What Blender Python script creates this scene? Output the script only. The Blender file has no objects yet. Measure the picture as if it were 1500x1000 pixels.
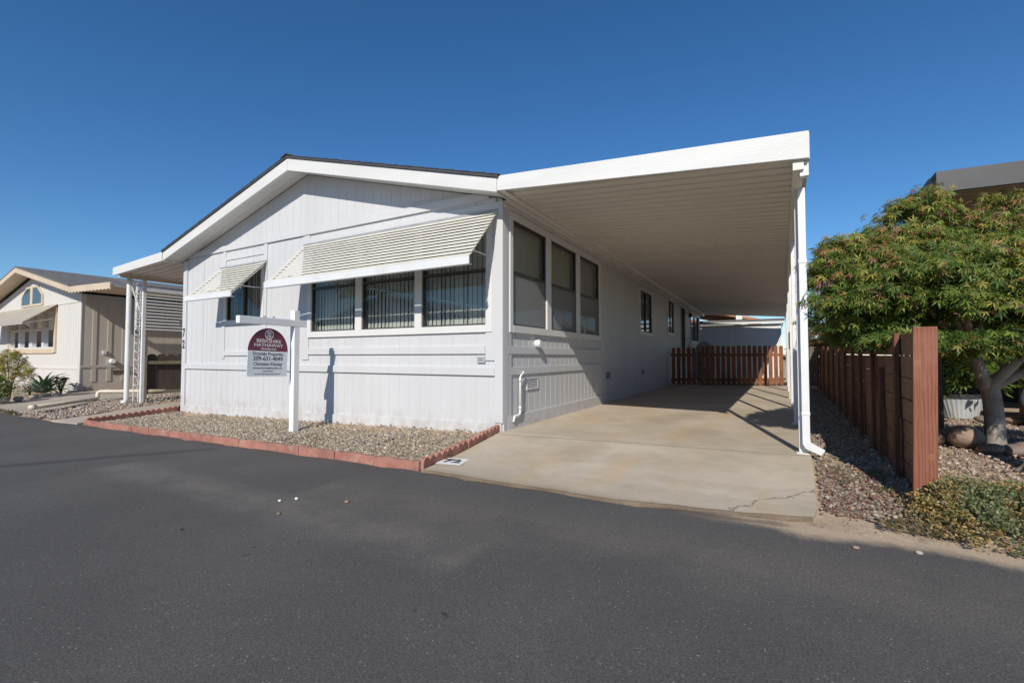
import bpy, math, random
import numpy as np
from mathutils import Vector, Matrix
random.seed(7); RNG = np.random.default_rng(11)
R = math.radians
S = bpy.context.scene
COL = S.collection

# ------------------------------------------------------------------ materials
class NT:
    """small node helper"""
    def __init__(s, mat):
        s.t = mat.node_tree; s.n = s.t.nodes; s.l = s.t.links
    def new(s, typ, **kw):
        n = s.n.new(typ)
        for k, v in kw.items():
            setattr(n, k, v)
        return n
    def put(s, sock, v):
        if hasattr(v, 'is_output'):
            s.l.new(v, sock)
        else:
            if hasattr(sock, 'default_value'):
                try:
                    sock.default_value = v
                except Exception:
                    sock.default_value = (v[0], v[1], v[2], 1.0) if len(v) == 3 else v
    def math(s, op, a, b=0.0, c=0.0, clamp=False):
        n = s.new('ShaderNodeMath', operation=op); n.use_clamp = clamp
        s.put(n.inputs[0], a); s.put(n.inputs[1], b)
        if len(n.inputs) > 2: s.put(n.inputs[2], c)
        return n.outputs[0]
    def mix(s, f, a, b, mode='MIX'):
        n = s.new('ShaderNodeMix', data_type='RGBA', blend_type=mode)
        s.put(n.inputs[0], f); s.put(n.inputs[6], a); s.put(n.inputs[7], b)
        return n.outputs[2]
    def step(s, v, lo, hi):
        n = s.new('ShaderNodeMapRange', interpolation_type='SMOOTHSTEP')
        s.put(n.inputs[0], v); n.inputs[1].default_value = lo; n.inputs[2].default_value = hi
        return n.outputs[0]
    def pos(s):
        if not hasattr(s, '_p'):
            s._p = s.new('ShaderNodeNewGeometry').outputs['Position']
            x = s.new('ShaderNodeSeparateXYZ'); s.l.new(s._p, x.inputs[0]); s._x = x
        return s._p
    def xyz(s):
        s.pos(); return s._x.outputs
    def noise(s, scale, detail=4, rough=.55, vec=None, stretch=None, w=0.0):
        n = s.new('ShaderNodeTexNoise'); v = vec or s.pos()
        if stretch or w:
            m = s.new('ShaderNodeMapping'); s.l.new(v, m.inputs[0])
            if stretch: m.inputs['Scale'].default_value = stretch
            m.inputs['Location'].default_value = (w, w * 1.7, w * .3); v = m.outputs[0]
        s.l.new(v, n.inputs['Vector']); n.inputs['Scale'].default_value = scale
        n.inputs['Detail'].default_value = detail; n.inputs['Roughness'].default_value = rough
        return n.outputs[0]
    def voro(s, scale, feature='F1', rnd=1.0, vec=None):
        n = s.new('ShaderNodeTexVoronoi', feature=feature); s.l.new(vec or s.pos(), n.inputs['Vector'])
        n.inputs['Scale'].default_value = scale
        return n
    def bump(s, h, strength=.3, dist=.01, prev=None):
        b = s.new('ShaderNodeBump'); b.inputs['Strength'].default_value = strength
        b.inputs['Distance'].default_value = dist; s.put(b.inputs['Height'], h)
        if prev: s.l.new(prev, b.inputs['Normal'])
        return b.outputs[0]

def raw_mat(name):
    m = bpy.data.materials.new(name); m.use_nodes = True
    nt = NT(m); return m, nt, nt.n['Principled BSDF']

def mul(c, k): return tuple(min(1, x * k) for x in c[:3]) + (1,)

def M(name, col, rough=.6, var=.12, scale=1.5, fine=.08, fscale=40, bump=.15, bscale=60, bdist=.004,
      stretch=None, metal=0, spec=.5, dirt=None, dirt_amt=.0, dscale=.8):
    m, nt, p = raw_mat(name)
    a = nt.noise(scale, 5, .6, stretch=stretch); b = nt.noise(fscale, 3, .6, stretch=stretch, w=3.1)
    c = nt.mix(nt.step(a, .3, .7), mul(col, 1 - var), mul(col, 1 + var))
    c = nt.mix(nt.step(b, .3, .7), c, mul(col, 1 + var * .3), 'MIX') if fine <= 0 else nt.mix(fine * 4, c, nt.mix(nt.step(b, .3, .7), mul(col, 1 - fine * 2.2), mul(col, 1 + fine * 2.2)))
    if dirt:
        d = nt.noise(dscale, 8, .7, w=7.7)
        c = nt.mix(nt.math('MULTIPLY', nt.step(d, .5, .72), dirt_amt), c, dirt + (1,) if len(dirt) == 3 else dirt)
    nt.put(p.inputs['Base Color'], c)
    p.inputs['Roughness'].default_value = rough; p.inputs['Metallic'].default_value = metal
    p.inputs['Specular IOR Level'].default_value = spec
    if bump:
        h = nt.noise(bscale, 4, .6, stretch=stretch, w=1.3)
        nt.put(p.inputs['Normal'], nt.bump(h, bump, bdist))
    return m

def splash(m, top, col, amt):
    nt = NT(m); p = nt.n['Principled BSDF']; base = p.inputs['Base Color'].links[0].from_socket; z = nt.xyz()[2]
    f = nt.math('MULTIPLY', nt.math('SUBTRACT', 1.0, nt.step(z, top - .28, top)), nt.step(nt.noise(7, 6, .7, stretch=(1, 1, .5), w=21), .40, .66))
    s = nt.math('MULTIPLY', nt.step(nt.noise(9, 4, .6, stretch=(1, 1, .06), w=31), .58, .78), .5)
    c = nt.mix(nt.math('MULTIPLY', f, amt), base, col + (1,)); c = nt.mix(nt.math('MULTIPLY', s, amt * .6), c, col + (1,))
    nt.put(p.inputs['Base Color'], c)
def wood(name, col, dark, axis=2, rough=.75, knots=True, tone=.5):
    """stained timber: long grain along an axis, each board toned apart through the position"""
    m, nt, p = raw_mat(name)
    st = [9, 9, 9]; st[axis] = .55
    g = nt.noise(5, 7, .68, stretch=tuple(st)); f = nt.noise(30, 3, .6, stretch=tuple(st), w=2)
    big = nt.noise(1.7, 3, .5, w=5)
    c = nt.mix(nt.step(g, .3, .7), dark + (1,), col + (1,))
    c = nt.mix(nt.math('MULTIPLY', nt.step(f, .35, .7), .4), c, mul(dark, .7))
    c = nt.mix(nt.math('MULTIPLY', nt.step(big, .35, .7), tone), c, mul(col, 1.18))
    nt.put(p.inputs['Base Color'], c); p.inputs['Roughness'].default_value = rough
    p.inputs['Specular IOR Level'].default_value = .25
    nt.put(p.inputs['Normal'], nt.bump(g, .35, .004))
    return m

MAT = {}
WHITE = (.545, .55, .565)
MAT['siding'] = M('painted_siding', WHITE, .55, .035, 1.2, .02, 55, .25, 90, .0025, stretch=(1, 1, .22), dirt=(.50, .48, .44), dirt_amt=.22, dscale=1.1)
MAT['trim'] = M('white_trim', (.64, .635, .625), .5, .03, 2, .02, 60, .14, 70, .003, dirt=(.55, .52, .47), dirt_amt=.22, dscale=1.6)
MAT['fascia'] = M('rough_white_fascia', (.63, .63, .615), .6, .05, 3, .03, 50, .5, 55, .005, stretch=(.25, 1, 1.3))
MAT['metal'] = M('white_painted_metal', (.68, .69, .70), .42, .04, 2.2, .02, 30, .05, 30, dirt=(.5, .46, .40), dirt_amt=.35, dscale=2.5)
MAT['pan'] = M('cream_carport_pan', (.69, .655, .60), .55, .05, .7, .03, 30, .05, 30, stretch=(.3, 1, 1))
MAT['blade'] = M('cream_awning_blade', (.66, .64, .57), .5, .05, 3, .03, 30, .05, 30)
MAT['shingle'] = M('dark_shingles', (.055, .058, .065), .9, .3, 5, .1, 60, .6, 70, .01)
MAT['shingle2'] = M('weathered_shingles', (.15, .14, .13), .9, .35, 6, .1, 30, .7, 40, .02, stretch=(1, 1, 3))
MAT['cream'] = M('cream_siding', (.62, .60, .57), .6, .04, 1.2, .02, 50, .2, 80, .003, stretch=(1, 1, .2))
MAT['taupe'] = M('taupe_siding', (.50, .45, .39), .6, .05, 1.2, .02, 50, .2, 80, .003, stretch=(1, 1, .2))
MAT['tan'] = M('tan_trim', (.58, .47, .35), .6, .06, 2, .03, 50, .2, 60)
MAT['tanawn'] = M('tan_awning_sheet', (.40, .36, .29), .55, .05, 2, .02, 30, .05, 30)
MAT['frame'] = M('bronze_window_frame', (.035, .033, .03), .4, .1, 3, .03, 30, 0)
MAT['alu'] = M('white_window_frame', (.62, .62, .61), .4, .04, 3, .02, 30, 0)
MAT['blinds'] = M('vertical_blinds', (.78, .78, .72), .7, .08, 2, .03, 20, 0)
MAT['dark'] = M('dark_opening', (.02, .02, .022), .8, .2, 2, .05, 20, 0)
MAT['black'] = M('black_metal', (.018, .018, .02), .45, .2, 4, .05, 30, 0)
MAT['grey'] = M('grey_vent', (.30, .30, .31), .5, .1, 6, .04, 50, .1, 40)
MAT['edger'] = M('red_concrete_edger', (.335, .15, .112), .9, .34, 5, .09, 70, .6, 110, .006, dirt=(.42, .34, .28), dirt_amt=.55, dscale=6)
MAT['gate'] = wood('red_stained_picket', (.27, .108, .05), (.095, .037, .02), 2)
MAT['redwood'] = wood('redwood_board', (.27, .155, .10), (.13, .07, .045), 1)
MAT['redpost'] = wood('redwood_post', (.20, .088, .055), (.095, .038, .026), 2)
MAT['oldwood'] = wood('weathered_picket', (.20, .155, .12), (.085, .062, .05), 2)
MAT['darkwood'] = wood('dark_fence_board', (.115, .09, .078), (.05, .039, .034), 2)
MAT['postwood'] = wood('greenish_post', (.30, .27, .18), (.18, .16, .11), 2)
MAT['crate'] = wood('planter_board', (.28, .15, .09), (.13, .07, .045), 0)
MAT['bark'] = M('pale_maple_bark', (.30, .265, .235), .85, .28, 5, .1, 40, .6, 45, .012, stretch=(1.6, 1.6, .5), dirt=(.10, .085, .07), dirt_amt=.7, dscale=4)
MAT['stem'] = M('plant_stem', (.14, .09, .06), .85, .2, 6, .05, 40, .3, 50)
MAT['charcoal'] = M('charcoal_fascia', (.026, .028, .034), .5, .12, 2, .04, 30, .1, 30)
MAT['olive'] = M('olive_pan', (.30, .25, .17), .6, .08, 1, .03, 30, .05, 30)
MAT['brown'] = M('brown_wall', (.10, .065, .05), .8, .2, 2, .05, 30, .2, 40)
MAT['shed'] = M('white_shed_wall', (.66, .66, .66), .6, .03, 1, .02, 40, .1, 50)
MAT['terracotta'] = M('terracotta_roof', (.46, .22, .11), .9, .2, 3, .05, 20, .5, 12, .03)
MAT['rock'] = M('tan_boulder', (.28, .20, .15), .9, .25, 5, .08, 40, .6, 25, .02)
MAT['slate'] = M('flat_fieldstone', (.20, .155, .13), .9, .3, 5, .08, 40, .6, 25, .02)
MAT['palestone'] = M('pale_edging_stone', (.40, .36, .31), .9, .25, 6, .08, 40, .6, 25, .02)
MAT['pot'] = M('grey_ribbed_pot', (.40, .42, .43), .7, .12, 4, .05, 40, .2, 40, dirt=(.2, .17, .14), dirt_amt=.5, dscale=5)
MAT['soil'] = M('potting_soil', (.05, .035, .025), .95, .3, 20, .1, 60, .6, 60, .01)
MAT['sage'] = M('pale_green_plastic', (.42, .47, .39), .55, .1, 4, .04, 30, .05, 30)
MAT['pvc'] = M('cream_pipe', (.62, .55, .43), .5, .1, 4, .04, 30, .05, 30, dirt=(.3, .24, .17), dirt_amt=.6, dscale=6)
MAT['whitepaint'] = M('sign_post_paint', (.80, .80, .80), .45, .04, 4, .02, 40, .12, 60, stretch=(1, 1, .3), dirt=(.6, .57, .52), dirt_amt=.3, dscale=5)
MAT['maroon'] = M('maroon_sign_face', (.15, .014, .052), .35, .06, 4, .02, 30, 0)
MAT['signwhite'] = M('grey_white_sign_face', (.74, .77, .79), .35, .03, 4, .02, 30, 0)
MAT['ink'] = M('dark_lettering', (.055, .05, .055), .5, .05, 4, .02, 30, 0)
MAT['inkmaroon'] = M('plum_lettering', (.09, .06, .075), .5, .05, 4, .02, 30, 0)
MAT['lettering'] = M('white_lettering', (.82, .80, .80), .5, .03, 4, .02, 30, 0)
MAT['plaque'] = M('grey_plaque', (.40, .42, .44), .4, .05, 10, .05, 60, 0)
MAT['roadpaint'] = M('white_road_paint', (.78, .78, .76), .7, .06, 4, .05, 60, .2, 60, dirt=(.45, .40, .34), dirt_amt=.5, dscale=7)
MAT['blackpaint'] = M('black_road_paint', (.05, .05, .05), .8, .2, 20, .05, 60, .2, 60)
MAT['screen_lead'] = M('galvanised_hook', (.35, .35, .36), .4, .1, 5, .04, 30, 0, metal=.6)

def glass_mat(name='tinted_glass', tint=(.74, .77, .77, 1)):
    m, nt, p = raw_mat(name)
    nt.n.remove(p); out = nt.n['Material Output']
    tr = nt.new('ShaderNodeBsdfTransparent'); tr.inputs[0].default_value = tint
    gl = nt.new('ShaderNodeBsdfGlossy'); gl.inputs['Roughness'].default_value = .015
    gl.inputs[0].default_value = (.95, .97, 1, 1)
    nt.put(gl.inputs['Normal'], nt.bump(nt.noise(1.6, 2, .5), .06, .02))
    fr = nt.new('ShaderNodeFresnel'); fr.inputs['IOR'].default_value = 1.6
    mx = nt.new('ShaderNodeMixShader'); nt.l.new(fr.outputs[0], mx.inputs[0])
    nt.l.new(tr.outputs[0], mx.inputs[1]); nt.l.new(gl.outputs[0], mx.inputs[2])
    nt.l.new(mx.outputs[0], out.inputs[0]); return m
MAT['glass'] = glass_mat(); MAT['glass_clear'] = glass_mat('clear_glass', (.90, .92, .90, 1))
def screen_mat():
    m, nt, p = raw_mat('insect_screen'); out = nt.n['Material Output']
    p.inputs['Base Color'].default_value = (.30, .31, .32, 1); p.inputs['Roughness'].default_value = .8
    tr = nt.new('ShaderNodeBsdfTransparent'); mx = nt.new('ShaderNodeMixShader')
    mx.inputs[0].default_value = .5
    nt.l.new(tr.outputs[0], mx.inputs[1]); nt.l.new(p.outputs[0], mx.inputs[2])
    nt.l.new(mx.outputs[0], out.inputs[0]); return m
MAT['screen'] = screen_mat()

def leaf_mat(name, rough=.5, trans=.35):
    """leaf colour comes from a per-leaf colour attribute"""
    m, nt, p = raw_mat(name); out = nt.n['Material Output']
    a = nt.new('ShaderNodeAttribute', attribute_name='tint').outputs['Color']
    nt.put(p.inputs['Base Color'], a); p.inputs['Roughness'].default_value = rough
    p.inputs['Specular IOR Level'].default_value = .35
    t = nt.new('ShaderNodeBsdfTranslucent'); nt.put(t.inputs[0], nt.mix(.5, a, (.25, .24, .02, 1)))
    mx = nt.new('ShaderNodeMixShader'); mx.inputs[0].default_value = trans
    nt.l.new(p.outputs[0], mx.inputs[1]); nt.l.new(t.outputs[0], mx.inputs[2]); nt.l.new(mx.outputs[0], out.inputs[0])
    return m
MAT['leaf'] = leaf_mat('leaves')
def pebble_mat():
    m, nt, p = raw_mat('pebbles')
    a = nt.new('ShaderNodeAttribute', attribute_name='tint').outputs['Color']
    n = nt.noise(90, 4, .6)
    nt.put(p.inputs['Base Color'], nt.mix(.5, a, nt.mix(nt.step(n, .3, .7), (0, 0, 0, 1), (1, 1, 1, 1)), 'SOFT_LIGHT'))
    p.inputs['Roughness'].default_value = .85; return m
MAT['pebble'] = pebble_mat()

def seg_mask(nt, a, b, width, wob=0.03, soft=.5, wscale=3):
    """1 on a wobbling line from a to b (real joints, cracks and tyre or tar marks on the surface)"""
    X = nt.xyz(); ax, ay = a; bx, by = b; L = math.hypot(bx - ax, by - ay); ux, uy = (bx - ax) / L, (by - ay) / L
    dx = nt.math('SUBTRACT', X[0], ax); dy = nt.math('SUBTRACT', X[1], ay)
    al = nt.math('ADD', nt.math('MULTIPLY', dx, ux), nt.math('MULTIPLY', dy, uy))
    pe = nt.math('ADD', nt.math('MULTIPLY', dx, -uy), nt.math('MULTIPLY', dy, ux))
    n = nt.math('MULTIPLY', nt.math('SUBTRACT', nt.noise(wscale, 4, .6), .5), wob * 5)
    pe = nt.math('ABSOLUTE', nt.math('ADD', pe, n))
    k = nt.math('SUBTRACT', 1.0, nt.step(pe, width * (1 - soft), width * (1 + soft)))
    e = nt.math('MULTIPLY', nt.step(al, -.05, .05), nt.math('SUBTRACT', 1.0, nt.step(al, L - .05, L + .05)))
    return nt.math('MULTIPLY', k, e)

def asphalt_mat():
    m, nt, p = raw_mat('asphalt')
    X = nt.xyz()
    big = nt.noise(.55, 6, .62); mid = nt.noise(3.2, 5, .6, w=4); fine = nt.noise(260, 3, .7); fine2 = nt.noise(110, 3, .7, w=2)
    c = nt.mix(nt.step(big, .35, .68), (.078, .074, .071, 1), (.098, .093, .088, 1))
    c = nt.mix(nt.math('MULTIPLY', nt.step(mid, .4, .75), .35), c, (.085, .081, .077, 1))
    # dusty, sun-bleached band running across the lane, and one along the driveway mouth
    d1 = seg_mask(nt, (-2.9, -3.1), (1.7, -3.2), .17, .06, .95, 1.2)
    d2 = seg_mask(nt, (-.2, -2.75), (4.6, -2.45), .30, .09, .95, 1.1)
    c = nt.mix(nt.math('MULTIPLY', nt.math('MULTIPLY', d1, nt.step(mid, .2, .62)), .6), c, (.160, .142, .124, 1))
    c = nt.mix(nt.math('MULTIPLY', nt.math('MULTIPLY', d2, nt.step(mid, .2, .62)), .45), c, (.150, .132, .112, 1))
    # old tar seam towards the left
    c = nt.mix(nt.math('MULTIPLY', seg_mask(nt, (-4.6, -4.6), (-2.9, -2.05), .10, .05, .6, 2), .5), c, (.030, .030, .033, 1))
    c = nt.mix(nt.math('MULTIPLY', seg_mask(nt, (-2.75, -5.2), (-2.55, -2.6), .012, .02, .5, 3), .4), c, (.14, .135, .13, 1))
    # oil drips
    sp = nt.noise(16, 2, .5, w=9); sp = nt.step(sp, .66, .69)
    for cx, cy, r in ((1.62, -3.98, .13), (.62, -3.66, .12), (1.85, -3.72, .09)):
        dx = nt.math('SUBTRACT', X[0], cx); dy = nt.math('SUBTRACT', X[1], cy)
        dd = nt.math('SQRT', nt.math('ADD', nt.math('MULTIPLY', dx, dx), nt.math('MULTIPLY', dy, dy)))
        k = nt.math('MULTIPLY', nt.math('SUBTRACT', 1.0, nt.step(dd, r * .6, r * 1.3)), sp)
        c = nt.mix(nt.math('MULTIPLY', k, .75), c, (.022, .022, .023, 1))
    # aggregate: dark binder, mid chips and few pale chips
    v = nt.voro(95); chip = v.outputs['Color']; sep = nt.new('ShaderNodeSeparateColor'); nt.l.new(chip, sep.inputs[0])
    near = nt.math('SUBTRACT', 1.0, nt.step(v.outputs['Distance'], .30, .46))
    v2 = nt.voro(38); s2 = nt.new('ShaderNodeSeparateColor'); nt.l.new(v2.outputs['Color'], s2.inputs[0])
    big2 = nt.math('MULTIPLY', nt.step(s2.outputs[0], .955, .965), nt.math('SUBTRACT', 1.0, nt.step(v2.outputs['Distance'], .10, .22)))
    c = nt.mix(nt.math('MULTIPLY', big2, .4), c, (.30, .28, .25, 1))
    pale = nt.math('MULTIPLY', nt.step(sep.outputs[0], .966, .985), near)
    tan = nt.math('MULTIPLY', nt.step(sep.outputs[1], .86, .95), near)
    c = nt.mix(nt.math('MULTIPLY', tan, .35), c, (.13, .12, .108, 1))
    c = nt.mix(nt.math('MULTIPLY', pale, .5), c, (.33, .31, .28, 1))
    c = nt.mix(.75, c, nt.mix(nt.step(fine, .3, .7), (.2, .2, .2, 1), (.84, .84, .84, 1)), 'OVERLAY')
    c = nt.mix(.4, c, nt.mix(nt.step(fine2, .35, .65), (.2, .2, .2, 1), (.8, .8, .8, 1)), 'OVERLAY')
    # sand washed over the edge at the right of the driveway
    ny = nt.math('MULTIPLY', nt.math('SUBTRACT', nt.noise(1.5, 6, .65, w=3), .5), .55)
    yy = nt.math('ADD', nt.math('ADD', X[1], 1.97), ny)
    wob = nt.math('SUBTRACT', X[0], nt.math('ADD', 2.75, nt.math('MULTIPLY', ny, 2.0)))
    sand = nt.math('MULTIPLY', nt.step(yy, -.03, .16), nt.step(wob, -.3, .5))
    c = nt.mix(nt.math('MULTIPLY', sand, .92), c, nt.mix(nt.step(fine2, .3, .7), (.43, .32, .22, 1), (.56, .44, .32, 1)))
    # grime line where the slab meets the lane
    g = seg_mask(nt, (.25, -1.90), (3.2, -1.80), .035, .03, .8, 4)
    c = nt.mix(nt.math('MULTIPLY', g, .55), c, (.10, .068, .045, 1))
    nt.put(p.inputs['Base Color'], c); p.inputs['Roughness'].default_value = .82; p.inputs['Specular IOR Level'].default_value = .3
    b = nt.bump(fine, .35, .003); b = nt.bump(fine2, .18, .004, b)
    nt.put(p.inputs['Normal'], b); return m
MAT['asphalt'] = asphalt_mat()

def concrete_mat():
    m, nt, p = raw_mat('driveway_concrete'); X = nt.xyz()
    a = nt.noise(.9, 7, .65); b = nt.noise(4, 6, .65, w=3); f = nt.noise(150, 3, .7); s = nt.noise(1.3, 4, .6, stretch=(2.2, .5, 1), w=6)
    c = nt.mix(nt.step(a, .3, .7), (.43, .36, .275, 1), (.53, .455, .36, 1))
    c = nt.mix(nt.math('MULTIPLY', nt.step(b, .42, .72), .5), c, (.37, .31, .225, 1))
    c = nt.mix(nt.math('MULTIPLY', nt.step(s, .48, .70), .6), c, (.50, .37, .215, 1))
    c = nt.mix(nt.math('MULTIPLY', nt.step(nt.noise(.8, 6, .65, w=13), .50, .70), .5), c, (.58, .52, .43, 1))
    for q in ((1.6, 2.2, .5), (1.3, -.6, .35), (2.3, 1.2, .4), (1.9, 3.0, .45)):   # faint tyre and oil stains
        dx = nt.math('SUBTRACT', X[0], q[0]); dy = nt.math('MULTIPLY', nt.math('SUBTRACT', X[1], q[1]), .6)
        dd = nt.math('ADD', nt.math('SQRT', nt.math('ADD', nt.math('MULTIPLY', dx, dx), nt.math('MULTIPLY', dy, dy))), nt.math('MULTIPLY', nt.math('SUBTRACT', b, .5), .9))
        c = nt.mix(nt.math('MULTIPLY', nt.math('SUBTRACT', 1.0, nt.step(dd, q[2] * .2, q[2])), .45), c, (.32, .25, .17, 1))
    c = nt.mix(.3, c, nt.mix(nt.step(f, .35, .65), (.3, .3, .3, 1), (.7, .7, .7, 1)), 'OVERLAY')
    jm = None
    for A, B, w, wo in (((.0, -.16), (3.42, .17), .012, .004), ((.0, 4.0), (3.6, 4.3), .012, .004), ((0, 8.1), (3.7, 8.4), .012, .004),
                        ((2.72, -1.9), (2.95, -1.5), .007, .05), ((2.95, -1.5), (3.46, -.86), .006, .05)):
        k = seg_mask(nt, A, B, w, wo, .4, 6); jm = k if jm is None else nt.math('MAXIMUM', jm, k)
    c = nt.mix(nt.math('MULTIPLY', jm, .55), c, (.17, .125, .085, 1))
    e = nt.step(nt.math('ADD', X[1], nt.math('MULTIPLY', nt.math('SUBTRACT', b, .5), .25)), -1.92, -1.72)
    c = nt.mix(nt.math('MULTIPLY', nt.math('SUBTRACT', 1.0, e), .5), c, (.22, .165, .115, 1))
    nt.put(p.inputs['Base Color'], c); p.inputs['Roughness'].default_value = .85; p.inputs['Specular IOR Level'].default_value = .3
    n = nt.bump(f, .25, .003); n = nt.bump(nt.math('SUBTRACT', 1.0, jm), .8, .01, n); nt.put(p.inputs['Normal'], n)
    return m
MAT['concrete'] = concrete_mat()
MAT['concrete2'] = M('grey_concrete', (.42, .365, .295), .88, .12, 1.1, .06, 90, .25, 120, .003, dirt=(.22, .18, .14), dirt_amt=.5, dscale=1.4)

def ground_mat():
    m, nt, p = raw_mat('dirt'); X = nt.xyz()
    a = nt.noise(1.3, 7, .65); f = nt.noise(60, 4, .7); g = nt.noise(3.5, 6, .7, w=5)
    c = nt.mix(nt.step(a, .35, .65), (.40, .30, .205, 1), (.52, .405, .29, 1))
    c = nt.mix(nt.math('MULTIPLY', nt.step(g, .5, .7), .6), c, (.20, .155, .115, 1))
    c = nt.mix(.5, c, nt.mix(nt.step(f, .3, .7), (.25, .25, .25, 1), (.75, .75, .75, 1)), 'OVERLAY')
    nt.put(p.inputs['Base Color'], c); p.inputs['Roughness'].default_value = .95; p.inputs['Specular IOR Level'].default_value = .2
    nt.put(p.inputs['Normal'], nt.bump(f, .6, .01)); return m
MAT['ground'] = ground_mat()

# ------------------------------------------------------------------ object helpers
def lin(x, xs, ys): return float(np.interp(x, xs, ys))
AX = ([-60, -11, -8.5, -7, 0, 60], [-.11, -.11, -.17, -.168, 0, 0])
BX = ([-60, -11, -7.5, 0, 60], [-.08, -.08, -.03, -.08, -.08])
def zg(x, y): return lin(x, *AX) + lin(x, *BX) * min(1, max(0, -y / 1.3))
def zg_np(x, y): return np.interp(x, *AX) + np.interp(x, *BX) * np.clip(-y / 1.3, 0, 1)

def link(o, parent=None):
    COL.objects.link(o)
    if parent is not None: o.parent = parent
    return o
def wloc(o):
    v = Vector((0, 0, 0))
    while o is not None: v = v + o.location; o = o.parent
    return v
def thing(name, label, cat, loc, group=None):
    o = bpy.data.objects.new(name, None); o.location = loc; o.empty_display_size = .1; link(o)
    o['label'] = label; o['category'] = cat
    if group: o['group'] = group
    return o
def tag(o, label, cat, group=None, kind=None):
    o['label'] = label
    if cat: o['category'] = cat
    if group: o['group'] = group
    if kind: o['kind'] = kind
    return o
def mark(o, kind, label=None, cat=None):
    o['kind'] = kind
    if label: o['label'] = label
    if cat: o['category'] = cat
    return o

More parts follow.
